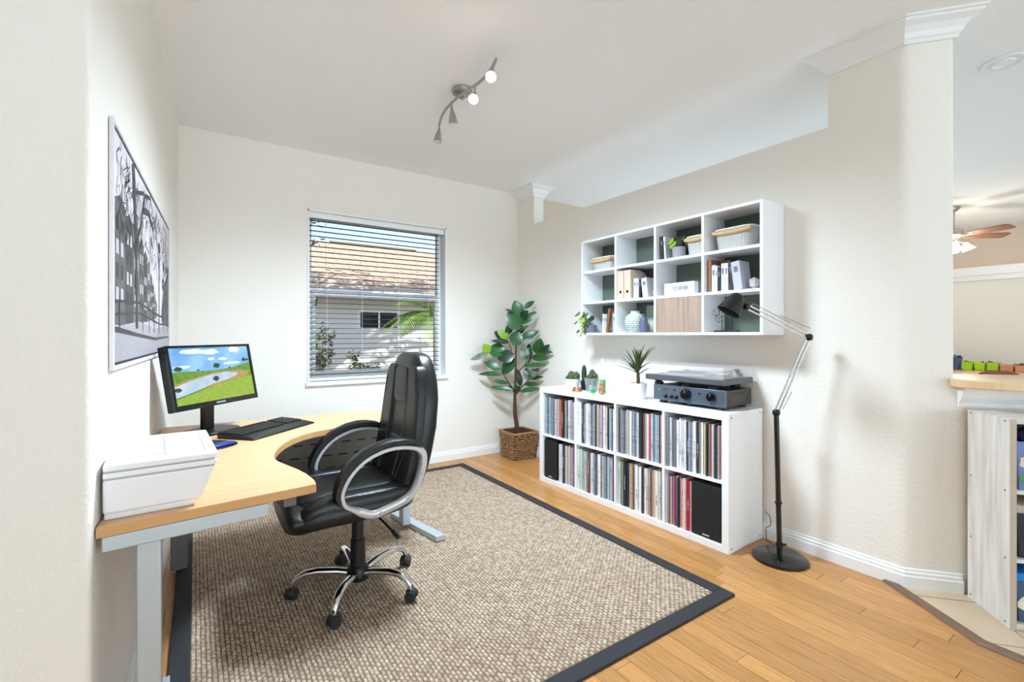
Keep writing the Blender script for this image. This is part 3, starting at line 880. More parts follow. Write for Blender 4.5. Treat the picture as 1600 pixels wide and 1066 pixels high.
for sy in (-1, 1):
    Mx = Matrix.Translation((0, sy * 0.0135, 0.026)) @ Matrix.Rotation(PI / 2, 4, 'X')
    cm.lathe([(0.012, -0.011), (0.024, -0.011), (0.026, -0.006), (0.026, 0.006), (0.024, 0.011), (0.012, 0.011)], (0, 0, 0), 18, Mx)
cast = cm.mesh('wheel', 40)
cast.materials.append(M_rubber)
hm = MB().ell((0.004, 0, 0.036), (0.030, 0.021, 0.022), 0.8, 0.8, 16, 8, lambda p: (p.x, p.y, p.z if p.z > -0.006 else -0.006)).lathe([(0.009, 0.045), (0.009, 0.075)], (0, 0, 0), 10)
hood = hm.mesh('hood', 60)
hood.materials.append(M_rubber)
for k in range(5):
    a = math.radians(19 + 72 * k) - PI
    lg = shared('leg', legm, chair, rot=(0, 0, a))
    cs_ = shared('caster', hood, chair, (0.295 * math.cos(a), 0.295 * math.sin(a), 0.0), (0, 0, a + (0.6, -0.9, 1.3, 2.4, 0.2)[k]))
    shared('wheel', cast, cs_)
MB().box(-0.12, 0.12, -0.10, 0.10, 0.395, 0.425).box(-0.06, 0.17, -0.035, 0.035, 0.37, 0.40).build('seat_mechanism', M_black, chair, bevel=0.006)
MB().lathe([(0.022, 0.34), (0.024, 0.345), (0.024, 0.385)], (0.14, 0.0, 0), 14).build('tension_knob', M_black, chair, smooth=40)
MB().tube([(-0.03, 0.05, 0.40), (-0.05, 0.20, 0.392), (-0.075, 0.29, 0.36)], 0.005, 8).build('height_lever', M_black, chair, smooth=50)
MB().tube([(-0.072, 0.28, 0.365), (-0.087, 0.32, 0.346)], 0.010, 8).build('lever_grip', M_black, chair, smooth=50)
def seat_fn(p):
    x, y, z = p
    k = max(0.0, (x - 0.10) / 0.18)
    return (x, y * (1 - 0.06 * k), z - 0.035 * k * k + (0.012 if x < -0.1 else 0) * (-x - 0.1) * 8)
seat = MB().ell((0.065, 0, 0.47), (0.285, 0.272, 0.062), 0.55, 0.38, 40, 14, seat_fn).build('seat', M_leather, chair, smooth=70)
MB().ell((0.075, 0, 0.502), (0.262, 0.175, 0.050), 0.55, 0.4, 40, 14, seat_fn).build('seat_pad', M_leather, seat, smooth=70)
for sy in (-1, 1):
    MB().ell((0.055, sy * 0.208, 0.500), (0.245, 0.058, 0.050), 0.7, 0.5, 30, 12, seat_fn).build('seat_bolster', M_leather2, seat, smooth=70)
    pts = [(0.31 - 0.02 * i, sy * 0.178, 0.536 - 0.07 * max(0, (0.245 - 0.02 * i - 0.10) / 0.18) ** 2 - (0.03 if i == 0 else 0)) for i in range(22)]
    MB().tube(pts, 0.0022, 5).build('seam', M_stitch, seat)
MB().ell((0.305, 0, 0.462), (0.050, 0.255, 0.058), 0.9, 0.5, 30, 12).build('front_roll', M_leather, seat, smooth=70)
# backrest: height 0.45 .. 1.14, leaning back
def bx(z): return -0.185 - 0.155 * (z - 0.62) - 0.03 * math.sin((z - 0.45) / 0.69 * PI)
def hw(z):
    k = (z - 0.45) / 0.69
    return 0.235 + 0.02 * math.sin(PI * min(1, k * 1.1)) - 0.055 * max(0, (k - 0.55) / 0.45) ** 2
def back_fn(p):
    z = p.z + 0.795
    return (bx(z) + p.x - 0.02, p.y * hw(z), z)
back = MB().ell((0, 0, 0), (0.060, 1.0, 0.350), 0.42, 0.5, 44, 34, back_fn).build('backrest', M_leather2, chair, smooth=70)
def pad_fn(z0, z1, y0, y1, x_out, th):
    zc, yc = (z0 + z1) / 2, (y0 + y1) / 2
    def f(p):
        z = zc + p.z
        return (bx(z) + x_out + p.x, (yc + p.y) * hw(z), z)
    return MB().ell((0, 0, 0), (th, (y1 - y0) / 2, (z1 - z0) / 2), 0.3, 0.28, 36, 20, f)
pad_fn(0.895, 1.075, -0.40, 0.40, 0.014, 0.036).build('head_pad', M_leather, back, smooth=70)
pad_fn(0.47, 0.735, -0.40, 0.40, 0.016, 0.036).build('lumbar_pad', M_leather, back, smooth=70)
for sy in (-1, 1):
    lo_, hi_ = (0.38, 0.985) if sy > 0 else (-0.985, -0.38)
    pad_fn(0.47, 1.085, lo_, hi_, 0.014, 0.036).build('side_bolster', M_leather, back, smooth=70)
    pts = [(bx(z) + 0.052, sy * 0.40 * hw(z), z) for z in [0.50 + 0.03 * i for i in range(20)]]
    MB().tube(pts, 0.0022, 5).build('seam', M_stitch, back)
    pts = [(bx(z) + 0.0505, sy * (0.86 - 0.40 * max(0, (0.86 - z)) / 0.36) * hw(z), z) for z in [0.52 + 0.028 * i for i in range(19)]]
    MB().tube(pts, 0.0020, 5).build('seam', M_stitch, back)
rb = MB()
for i in range(9):
    y = -0.36 + 0.09 * i
    rb.tube([(bx(z) + 0.026, y * hw(z), z) for z in (0.72, 0.76, 0.80, 0.84, 0.88, 0.91)], 0.013, 6)
rb.build('ribbed_insert', M_leather, back, smooth=60)
loop = [(0.145, 0.555), (0.135, 0.515), (0.105, 0.495), (0.06, 0.470), (0.013, 0.448), (-0.044, 0.462), (-0.11, 0.478), (-0.164, 0.500), (-0.200, 0.555), (-0.222, 0.625), (-0.226, 0.680), (-0.205, 0.708), (-0.164, 0.722), (-0.12, 0.729), (-0.073, 0.730), (-0.02, 0.721), (0.04, 0.698), (0.085, 0.664), (0.118, 0.625), (0.138, 0.585)]
def smooth_loop(pts, n=3):
    for _ in range(n - 1):
        out = []
        for i in range(len(pts)):
            a, b = pts[i], pts[(i + 1) % len(pts)]
            out += [(a[0] * .75 + b[0] * .25, a[1] * .75 + b[1] * .25), (a[0] * .25 + b[0] * .75, a[1] * .25 + b[1] * .75)]
        pts = out
    return pts
def ribbon(mb, pts, w, t, y, closed=True):
    """flat band: width w across, thickness t in its plane"""
    m = len(pts)
    vs, fs = [], []
    for i in range(m):
        a = Vector(pts[(i - 1) % m] if closed or i else pts[i])
        b = Vector(pts[(i + 1) % m] if closed or i < m - 1 else pts[i])
        d = (b - a).normalized()
        nn = Vector((-d.y, d.x))
        tt = t[i] if isinstance(t, list) else t
        p = Vector(pts[i])
        for s1, s2 in ((-1, -0.6), (-1, 0.6), (-0.6, 1), (0.6, 1), (1, 0.6), (1, -0.6), (0.6, -1), (-0.6, -1)):
            q = p + nn * (s2 * tt / 2)
            vs.append((q.x, y + s1 * w / 2, q.y))
    for i in range(m if closed else m - 1):
        j = (i + 1) % m
        for k in range(8):
            k2 = (k + 1) % 8
            fs.append((i * 8 + k, i * 8 + k2, j * 8 + k2, j * 8 + k))
    if not closed:
        fs.append(tuple(range(8)))
        fs.append(tuple((m - 1) * 8 + k for k in range(7, -1, -1)))
    return mb.add(vs, fs)
for sy in (-1, 1):
    y = sy * 0.262
    sl_ = smooth_loop(loop)
    th = []
    for px_, pz_ in sl_:
        th.append(0.022 + (0.016 if (pz_ < 0.52 and -0.19 < px_ < 0.08) else 0) + (0.012 if px_ < -0.19 else 0))
    for _ in range(3): th = [(th[i - 1] + th[i] * 2 + th[(i + 1) % len(th)]) / 4 for i in range(len(th))]
    arm = ribbon(MB(), sl_, 0.044, th, y).build('armrest', M_silver, chair, smooth=50)
    padl = [(0.155, 0.52), (0.166, 0.56), (0.157, 0.60), (0.134, 0.645), (0.098, 0.686), (0.048, 0.722), (-0.016, 0.746), (-0.073, 0.756), (-0.12, 0.755), (-0.17, 0.747), (-0.215, 0.730)]
    ribbon(MB(), padl, 0.060, [0.012, 0.024, 0.028, 0.030, 0.032, 0.032, 0.032, 0.032, 0.030, 0.026, 0.014], y, False).build('arm_pad', M_leather, arm, smooth=50)
    for bx_0, bz_0 in ((-0.215, 0.655), (-0.212, 0.60), (-0.14, 0.492), (-0.02, 0.455)):
        Mx = Matrix.Translation((bx_0, y + sy * 0.022, bz_0)) @ Matrix.Rotation(-sy * PI / 2, 4, 'X')
        MB().lathe([(0.008, 0), (0.008, 0.002), (0.005, 0.005)], (0, 0, 0), 10, Mx).build('bolt', M_silver, arm, smooth=40)

# ------------------------------------------------------------------ cube shelf unit with the record collection
KL, KD, KH = 1.689, 0.385, 0.80
kang = math.atan2(1.508 - 3.196, 2.500 - 2.447)
ku = thing('cube_shelf', 'white cube shelf unit, two rows of four, full of records', 'shelf', (2.447, 3.196, 0), kang)
KM = Matrix.Translation((2.447, 3.196, 0)) @ Matrix.Rotation(kang, 4, 'Z')
def K(x, y, z): return KM @ Vector((x, y, z))
fo, fi = 0.042, 0.017
MB().box(0, KL, 0, KD, KH - fo, KH).build('top_panel', M_white, ku, bevel=0.0015)
MB().box(0, KL, 0, KD, 0.0, fo).build('bottom_panel', M_white, ku, bevel=0.0015)
for a in (0, KL - fo):
    sp1 = MB().box(a, a + fo, 0, KD, fo, KH - fo).build('side_panel', M_white, ku, bevel=0.0015)
    xs = -0.001 if a == 0 else KL
    for yy in (0.03, KD - 0.03):
        for zz in (0.026, KH - 0.026):
            Mx = Matrix.Translation((xs, yy, zz)) @ Matrix.Rotation(PI / 2, 4, 'Y')
            MB().lathe([(0.0055, 0), (0.0055, 0.001)], (0, 0, 0), 10, Mx).build('screw', M_screw, sp1)
cw = (KL - 2 * fo - 3 * fi) / 4
zm = KH / 2
MB().box(fo, KL - fo, 0.002, KD, zm - fi / 2, zm + fi / 2).build('middle_shelf', M_white, ku)
for i in range(3):
    xx = fo + (i + 1) * cw + i * fi
    for z0, z1 in ((fo, zm - fi / 2), (zm + fi / 2, KH - fo)):
        MB().box(xx, xx + fi, 0.002, KD, z0, z1).build('divider', M_white, ku)
PAL = {'grey': ((150, 152, 156), (176, 178, 184), (128, 130, 136)), 'white': ((232, 232, 236), (240, 238, 238)), 'pale grey': ((204, 206, 212), (196, 196, 198)),
       'charcoal': ((58, 60, 66), (44, 44, 48)), 'slate blue': ((104, 114, 128), (136, 146, 158)), 'pale blue': ((170, 190, 204), (150, 178, 192)), 'beige': ((206, 190, 170), (190, 170, 150)),
       'brown': ((128, 90, 66), (110, 82, 70)), 'mauve': ((168, 140, 156), (186, 158, 172)), 'orange red': ((190, 92, 62),), 'crimson': ((176, 34, 58),), 'dark green': ((34, 66, 58),),
       'navy': ((26, 40, 62),), 'mustard': ((214, 166, 60),), 'cream': ((232, 222, 186),), 'kraft brown': ((186, 146, 104),), 'pink': ((206, 150, 160),), 'orange': ((232, 158, 112),),
       'magenta': ((150, 40, 86),), 'teal': ((30, 74, 82),), 'mint': ((196, 216, 200),), 'olive grey': ((132, 132, 118),)}
rmats = {}
def rec_mat(cname, rg):
    c = rg.choice(PAL[cname])
    key = 'sleeve_' + cname.replace(' ', '_') + '_%d' % PAL[cname].index(c)
    if key not in rmats:
        rmats[key] = mat(key, c, 0.5, noise=(26, 0.18), stretch=(1, 1, 1.6), rand=0.10)
    return rmats[key]
cube_words = [['top row cube next to the rubber plant', 'top row second cube from the plant', 'top row third cube from the plant', 'top row cube under the turntable'],
              ['bottom row cube next to the rubber plant', 'bottom row second cube from the plant', 'bottom row third cube from the plant', 'bottom row cube beside the floor lamp']]
common = ['grey', 'grey', 'pale grey', 'pale grey', 'white', 'charcoal', 'slate blue', 'beige']
SEQ = {(0, 0): ['grey', 'pale grey', 'slate blue', 'pale blue', 'slate blue', 'charcoal', 'grey', 'grey', 'pale grey', 'grey', 'white', 'orange red', 'orange red', 'beige', 'charcoal', 'brown', 'beige', 'grey', 'charcoal', 'pale grey', 'mauve', 'grey', 'pale grey', 'grey'],
       (0, 1): ['white', 'white', 'teal', 'teal', 'beige', 'grey', 'white', 'pale grey', 'charcoal', 'slate blue', 'grey', 'slate blue', 'charcoal', 'cream', 'beige', 'grey', 'mauve', 'mauve', 'white', 'beige', 'charcoal', 'pale blue', 'slate blue', 'charcoal', 'white'],
       (0, 2): ['charcoal', 'charcoal', 'grey', 'grey', 'slate blue', 'beige', 'beige', 'white', 'grey', 'slate blue', 'grey', 'pale grey', 'charcoal', 'charcoal', 'brown', 'grey', 'white', 'beige', 'crimson', 'pale blue', 'slate blue', 'pale blue', 'grey', 'charcoal', 'pink'],
       (0, 3): ['olive grey', 'grey', 'pale grey', 'slate blue', 'grey', 'brown', 'white', 'white', 'pale grey', 'grey', 'white', 'charcoal', 'slate blue', 'grey', 'white', 'charcoal', 'grey', 'white', 'mustard', 'white', 'charcoal', 'olive grey', 'crimson', 'pale grey', 'dark green', 'dark green', 'pink', 'pale grey', 'grey'],
       (1, 0): ['slate blue', 'pale grey', 'white', 'charcoal', 'grey', 'beige', 'grey', 'pale grey', 'grey', 'mauve', 'magenta', 'grey'],
       (1, 1): ['mint', 'pale grey', 'mint', 'pale blue', 'pale blue', 'beige', 'grey', 'brown', 'white', 'pale grey', 'grey', 'slate blue', 'grey', 'white', 'white', 'charcoal', 'pale grey', 'slate blue', 'slate blue', 'pale blue', 'pale grey', 'mauve', 'charcoal', 'magenta'],
       (1, 2): ['mint', 'grey', 'olive grey', 'charcoal', 'navy', 'navy', 'grey', 'kraft brown', 'brown', 'pale grey', 'white', 'white', 'white', 'charcoal', 'white', 'beige', 'pale grey', 'brown', 'mauve', 'beige', 'cream', 'grey', 'pale grey', 'grey'],
       (1, 3): ['pale grey', 'grey', 'brown', 'mauve', 'pale grey', 'magenta', 'white', 'charcoal', 'slate blue', 'orange', 'white', 'pink', 'crimson', 'pink']}
rg = random.Random(21)
for (r_, c_), names in SEQ.items():
    x0 = fo + c_ * (cw + fi) + 0.003
    x1 = x0 + cw - 0.006
    z0 = (zm + fi / 2) if r_ == 0 else fo
    z1 = (KH - fo) if r_ == 0 else (zm - fi / 2)
    if (r_, c_) == (1, 0): x0 += 0.172
    if (r_, c_) == (1, 3): x1 -= 0.205
    seen = {}
    ORD = ['first', 'second', 'third', 'fourth', 'fifth', 'sixth', 'seventh', 'eighth', 'ninth', 'tenth']
    ws = [rg.uniform(0.7, 1.4) for _ in names]
    tot = sum(ws)
    x = x0
    for i, (cn, w) in enumerate(zip(names, ws)):
        t = (x1 - x0) * w / tot
        h = rg.uniform(0.302, 0.318)
        dy = rg.uniform(0.012, 0.03)
        wd = cube_words[r_][c_]
        seen[cn] = seen.get(cn, 0) + 1
        lab = '%s record sleeve in the %s' % (cn, wd) if names.count(cn) == 1 else '%s %s record from left in the %s' % (ORD[seen[cn] - 1], cn, wd)
        rec = thing('record_sleeve', lab, 'record', KM @ Vector((x + t / 2, dy + 0.157, z0 + 0.0005)), kang, 'record sleeves in the ' + wd)
        tt = t * 0.46
        ln_ = rg.uniform(-0.004, 0.004) if 0 < i < len(names) - 1 else 0
        mb = MB().box(-tt, tt, -0.157, 0.157, 0.0, h)
        mb.v = [(a + 0 * ln_, b, c) for a, b, c in mb.v]
        m_ = rec_mat(cn, rg)
        mb.build('sleeve', m_, rec)
        x += t
        # printed title along wider spines
        if t > 0.0135 and rg.random() < 0.75:
            zz = rg.uniform(0.04, 0.16)
            mk = MB().box(-tt * 0.35, tt * 0.35, -0.1574, -0.1569, zz, zz + rg.uniform(0.06, 0.13))
            mk.build('spine_print', mat('spine_print_dark', (70, 70, 76), 0.6, noise=(220, 0.9), rgb2=(210, 210, 214), stretch=(1, 1, 1)), rec)
# speakers
M_cloth = mat('speaker_cloth', (26, 26, 27), 0.8, noise=(300, 0.5), bump=(500, 0.4))
def speaker(x0, w, label):
    s_ = thing('bookshelf_speaker', label, 'speaker', K(x0 + w / 2, 0.16, fo), kang)
    MB().box(-w / 2, w / 2, -0.135, 0.14, 0.001, 0.328).build('cabinet', M_black, s_, bevel=0.003)
    gr = MB().box(-w / 2 + 0.004, w / 2 - 0.004, -0.150, -0.135, 0.004, 0.318).build('grille', M_cloth, s_, bevel=0.004)
    MB().box(-0.022, 0.022, -0.1512, -0.1495, 0.016, 0.022).build('brand_plate', M_logo, gr)
    return s_
speaker(fo + 0.004, 0.165, 'black bookshelf speaker in the bottom cube next to the rubber plant')
speaker(KL - fo - 0.004 - 0.20, 0.198, 'wide black bookshelf speaker in the bottom cube beside the floor lamp')

# ------------------------------------------------------------------ things on top of the cube shelf
def at_top(px, py, z=KH): return at_z(px, py, z)
def pot_lathe(r0, r1, h, t=0.006): return [(r0 * 0.5, 0.0), (r0, 0.0), (r0 + (r1 - r0) * 0.5, h * 0.45), (r1, h), (r1 - t, h), (r1 - t, h - 0.015), (0.001, h - 0.015)]
def at_k(x, y): return K(x, y, KH)
# white cactus bowl
p = thing('potted_cactus', 'round cactus cluster in a smooth white bowl pot', 'plant', at_k(0.275, 0.13))
MB().lathe([(0.025, 0), (0.040, 0.0), (0.052, 0.02), (0.063, 0.075), (0.065, 0.086), (0.059, 0.086), (0.055, 0.072), (0.001, 0.070)], n=24).build('pot', M_ceram, p, smooth=45)
for x, y, z, r in ((-0.03, -0.01, 0.098, 0.027), (0.018, -0.02, 0.106, 0.034), (0.0, 0.02, 0.115, 0.03), (-0.045, 0.012, 0.092, 0.02), (0.043, 0.012, 0.10, 0.022), (-0.008, -0.038, 0.09, 0.018)):
    MB().ell((x, y, z), (r, r, r * 1.08), 1, 1, 14, 10, lambda q: q * (1 + 0.06 * math.cos(10 * math.atan2(q.y, q.x)))).build('cactus_stem', M_cactus, p, smooth=60)
p = thing('tall_cactus', 'tall slim dark cactus in black pot between two cactus pots', 'plant', at_k(0.375, 0.16))
MB().lathe(pot_lathe(0.024, 0.030, 0.075), n=18).build('pot', M_black, p, smooth=45)
MB().ell((0, 0, 0.125), (0.021, 0.021, 0.078), 0.9, 1, 16, 12, lambda q: Vector((q.x * (1 + 0.1 * math.cos(6 * math.atan2(q.y, q.x))), q.y * (1 + 0.1 * math.cos(6 * math.atan2(q.y, q.x))), q.z))).build('cactus_stem', M_cactusd, p, smooth=60)
p = thing('potted_cactus', 'clustered cactus in a small galvanised metal bucket', 'plant', at_k(0.475, 0.145))
bk = MB().lathe([(0.030, 0), (0.043, 0.0), (0.050, 0.045), (0.0515, 0.047), (0.050, 0.049), (0.058, 0.10), (0.061, 0.102), (0.061, 0.106), (0.054, 0.106), (0.051, 0.09), (0.001, 0.09)], n=28).build('bucket', M_galv, p, smooth=45)
for x, y, z, r in ((-0.026, -0.008, 0.115, 0.024), (0.022, -0.014, 0.118, 0.026), (0.018, 0.012, 0.142, 0.026), (-0.008, 0.022, 0.112, 0.02)):
    MB().ell((x, y, z), (r, r, r * 1.1), 1, 1, 14, 10, lambda q: q * (1 + 0.06 * math.cos(10 * math.atan2(q.y, q.x)))).build('cactus_stem', M_cactus, p, smooth=60)
p = thing('candle_holder', 'small copper tea light holder before the metal bucket', 'candle holder', at_k(0.415, 0.045))
MB().lathe([(0.020, 0), (0.038, 0.0), (0.041, 0.004), (0.030, 0.032), (0.026, 0.033), (0.024, 0.022), (0.001, 0.022)], n=24).build('cup', M_copper, p, smooth=40)
MB().lathe([(0.0235, 0.022), (0.0235, 0.029), (0.001, 0.030)], n=16).build('tea_light', M_wax, p, smooth=40)
p = thing('candle_holder', 'glossy green cylinder candlestick beside wooden figure', 'candle holder', at_k(0.590, 0.145))
MB().lathe([(0.022, 0), (0.024, 0.002), (0.024, 0.098), (0.022, 0.10), (0.012, 0.10), (0.011, 0.08), (0.001, 0.08)], n=22).build('cylinder', M_green, p, smooth=45)
tag(MB().lathe([(0.0095, 0), (0.0105, 0.002), (0.0098, 0.17), (0.004, 0.177), (0.001, 0.178)], n=14).tube([(0, 0, 0.177), (0.001, 0, 0.190)], 0.001, 5).build('candle', M_wax, None, smooth=45, loc=at_k(0.590, 0.145) + Vector((0, 0, 0.0805))), 'tall white taper candle in the green candlestick', 'candle')
p = thing('toy_block', 'small green block at foot of the green candlestick', 'block', at_k(0.566, 0.065))
MB().box(-0.014, 0.014, -0.014, 0.014, 0, 0.026).build('block', M_green, p, bevel=0.002)
MB().lathe([(0.006, 0.026), (0.006, 0.034), (0.001, 0.035)], n=12).build('peg', M_green, p, smooth=40)
p = thing('wooden_figure', 'small carved tan wooden animal figure', 'figurine', at_k(0.655, 0.065))
M_fig = mat('figure_wood', (204, 158, 110), 0.6, noise=(40, 0.2), rgb2=(150, 100, 64))
MB().ell((0, 0, 0.034), (0.022, 0.018, 0.036), 0.6, 0.7, 18, 12, lambda q: Vector((q.x, q.y, max(q.z, -0.034)))).build('body', M_fig, p, smooth=60)
hd = MB().ell((0, -0.002, 0.077), (0.020, 0.017, 0.017), 0.8, 0.8, 16, 10).build('head', M_fig, p, smooth=60)
for sx_ in (-1, 1):
    MB().lathe([(0.006, 0), (0.004, 0.008), (0.001, 0.014)], (sx_ * 0.012, 0, 0.088), 8).build('ear', M_fig, hd)
    MB().ell((sx_ * 0.008, -0.018, 0.079), (0.003, 0.002, 0.003), 1, 1, 8, 6).build('eye', M_black, hd)
    MB().tube([(sx_ * 0.013, -0.012, 0.05), (sx_ * 0.012, -0.019, 0.035), (sx_ * 0.006, -0.02, 0.022)], 0.004, 6).build('arm', M_brown, p)
# dracaena
dp = thing('potted_dracaena', 'spiky dracaena in a white ribbed pot beside the turntable', 'plant', at_k(0.99, 0.075))
rib = []
for i in range(12):
    z = 0.002 + 0.105 * i / 11
    rib += [(0.048 + 0.014 * i / 11, z), (0.0495 + 0.014 * i / 11, z + 0.004)]
MB().lathe([(0.02, 0)] + rib + [(0.063, 0.114), (0.056, 0.114), (0.054, 0.10), (0.001, 0.10)], n=28).build('pot', M_ceram, dp, smooth=50)
MB().lathe([(0.0535, 0.099), (0.0535, 0.1015), (0.001, 0.1025)], n=20).build('soil', M_soil, dp)
MB().tube([(0, 0, 0.09), (0.002, 0, 0.14), (0.0, 0.002, 0.19)], [0.013, 0.012, 0.010], 10).build('stem', M_trunk, dp, smooth=50)
rg = random.Random(4)
for i in range(34):
    a = 2 * PI * i / 34 * 5.3 + rg.uniform(-0.2, 0.2)
    e = rg.uniform(0.25, 1.35)
    if math.sin(a) < -0.2 and e < 0.95: e = rg.uniform(0.95, 1.2)
    L = rg.uniform(0.15, 0.215) * (0.8 + 0.2 * e)
    d = Vector((math.cos(a) * math.cos(e), math.sin(a) * math.cos(e), math.sin(e)))
    b0 = Vector((0, 0, 0.165 + 0.03 * i / 34))
    MB().leaf(b0, b0 + d * L, 0.015, Vector((-math.cos(a) * math.sin(e), -math.sin(a) * math.sin(e), math.cos(e))), 6, 0.5, 0.05, 0.6).build('leaf', M_drac, dp)
# amplifier
M_face = mat('amp_faceplate', (104, 116, 130), 0.3, 0.55, noise=(120, 0.05), stretch=(1, 1, 60))
M_case = mat('amp_case', (72, 66, 62), 0.5, 0.2, noise=(30, 0.08))
AX0, AW, AD = 1.128, 0.505, 0.305
amp = thing('stereo_amplifier', 'blue-grey stereo amplifier with black knobs under the turntable', 'amplifier', K(AX0 + AW / 2, 0.065, KH), kang)
hwA = AW / 2
for sx_ in (-0.20, 0.0, 0.20):
    for yy in (0.04, AD - 0.03):
        if sx_ == 0 and yy > 0.1: continue
        MB().lathe([(0.024, 0), (0.026, 0.004), (0.026, 0.018), (0.022, 0.020)], (sx_, yy, 0), 16).build('foot', M_rubber, amp, smooth=40)
MB().box(-hwA + 0.004, hwA - 0.004, 0.012, AD, 0.02, 0.118).build('case', M_case, amp, bevel=0.003)
face = MB().box(-hwA, hwA, 0, 0.012, 0.019, 0.12).build('faceplate', M_face, amp, bevel=0.002)
def knob(x, z, r, d, parent=face, m=M_blackgloss):
    Mx = Matrix.Translation((x, 0, z)) @ Matrix.Rotation(PI / 2, 4, 'X')
    k = MB().lathe([(r * 1.12, 0), (r * 1.12, d * 0.15), (r, d * 0.2), (r * 0.92, d), (0.001, d * 1.02)], (0, 0, 0), 20, Mx).build('knob', m, parent, smooth=40)
    MB().bar((x, -d - 0.0008, z + r * 0.25), (x, -d - 0.0008, z + r * 0.85), 0.0016, 0.0014, up=(0, 1, 0)).build('pointer', M_logo, k)
knob(-0.005, 0.075, 0.033, 0.022)
knob(0.165, 0.075, 0.026, 0.02)
for x in (-0.155, -0.112, -0.075): knob(x, 0.048, 0.011, 0.014)
M_led = mat('green_led', (60, 160, 100), 0.4, noise=(10, 0.1), emis=((60, 160, 100), 0.1))
for x, z, r, m in ((-0.205, 0.088, 0.008, M_led), (-0.165, 0.094, 0.004, M_black), (-0.145, 0.094, 0.004, M_black), (-0.09, 0.094, 0.005, M_black), (0.085, 0.088, 0.006, M_black)):
    Mx = Matrix.Translation((x, 0, z)) @ Matrix.Rotation(PI / 2, 4, 'X')
    MB().lathe([(r, 0), (r, 0.004)], (0, 0, 0), 14, Mx).build('button', m, face)
for i in range(7): MB().box(hwA - 0.0045, hwA - 0.0035, 0.07 + i * 0.022, 0.082 + i * 0.022, 0.09, 0.104).build('vent_slot', M_black, amp)
for yy in (0.05, 0.25):
    Mx = Matrix.Translation((hwA - 0.004, yy, 0.055)) @ Matrix.Rotation(PI / 2, 4, 'Y')
    MB().lathe([(0.006, 0), (0.006, 0.002)], (0, 0, 0), 10, Mx).build('screw', M_black, amp)
# turntable
TX0, TW, TD = 1.075, 0.56, 0.335
tt = thing('turntable', 'grey record player with closed clear dust cover on the amplifier', 'turntable', K(TX0 + TW / 2, 0.045, KH + 0.12), kang)
hwT = TW / 2
for sx_, yy in ((-0.205, 0.05), (0.185, 0.05), (-0.185, 0.27), (0.20, 0.27), (0.0, 0.05)):
    MB().lathe([(0.026, 0.0005), (0.030, 0.004), (0.030, 0.014), (0.022, 0.016), (0.022, 0.022), (0.034, 0.024), (0.034, 0.034)], (sx_, yy, 0), 18).build('foot', M_rubber, tt, smooth=40)
M_plinth = mat('plinth_grey', (92, 94, 98), 0.4, 0.3, noise=(60, 0.06))
MB().box(-hwT, hwT, 0, TD, 0.030, 0.066).build('plinth', M_plinth, tt, bevel=0.004)
MB().lathe([(0.145, 0.066), (0.150, 0.068), (0.150, 0.078), (0.146, 0.081), (0.001, 0.081)], (-0.055, 0.17, 0), 36).build('platter', M_galv, tt, smooth=40)
MB().lathe([(0.142, 0.081), (0.142, 0.084), (0.001, 0.084)], (-0.055, 0.17, 0), 36).build('slip_mat', M_black, tt, smooth=40)
ta = MB().lathe([(0.028, 0.066), (0.028, 0.082), (0.020, 0.084), (0.018, 0.098), (0.001, 0.10)], (0.19, 0.26, 0), 20).build('tonearm_base', M_silver, tt, smooth=40)
MB().tube([(0.19, 0.30, 0.098), (0.19, 0.24, 0.098), (0.165, 0.14, 0.096), (0.12, 0.07, 0.092)], 0.004, 8).build('tonearm', M_silver, ta, smooth=50)
MB().tube([(0.19, 0.29, 0.098), (0.19, 0.325, 0.098)], 0.013, 12).build('counterweight', M_blackgloss, ta, smooth=50)
cv = MB()
tp_, bt_ = 0.132, 0.068
ins = 0.022
cv.add([(-hwT + .003, .003, bt_), (hwT - .003, .003, bt_), (hwT - .003, TD - .003, bt_), (-hwT + .003, TD - .003, bt_), (-hwT + ins, .012 + ins, tp_), (hwT - ins, .012 + ins, tp_), (hwT - .010, TD - .003, tp_), (-hwT + .010, TD - .003, tp_)],
       [(4, 5, 6, 7), (0, 1, 5, 4), (1, 2, 6, 5), (2, 3, 7, 6), (3, 0, 4, 7)])
cvo = cv.build('dust_cover', M_smoke, tt)
sd = cvo.modifiers.new('solid', 'SOLIDIFY')
sd.thickness = 0.003
for sx_ in (-0.19, 0.19): MB().box(sx_ - 0.02, sx_ + 0.02, TD, TD + 0.012, 0.045, 0.085).build('hinge', M_black, tt, bevel=0.002)

# ------------------------------------------------------------------ wall shelf
SL, SD, SH = 1.510, 0.238, 0.776
SO = Vector((2.666, 2.912, 1.247))
SM = Matrix.Translation(SO) @ Matrix.Rotation(-PI / 2, 4, 'Z')
def S(x, y, z): return SM @ Vector((x, y, z))
sh = thing('wall_shelf', 'white wall-hung shelf of twelve cubbies with green backs', 'shelf', SO, -PI / 2)
bt = 0.018
MB().box(0, SL, 0, SD, SH - bt, SH).build('top_panel', M_white, sh, bevel=0.001)
MB().box(0, SL, 0, SD, 0, bt).build('bottom_panel', M_white, sh, bevel=0.001)
for a in (0, SL - bt): MB().box(a, a + bt, 0, SD, bt, SH - bt).build('side_panel', M_white, sh, bevel=0.001)
scw = (SL - 5 * bt) / 4
srh = (SH - 4 * bt) / 3
for i in range(1, 4): MB().box(i * (scw + bt), i * (scw + bt) + bt, 0.001, SD, bt, SH - bt).build('divider', M_white, sh)
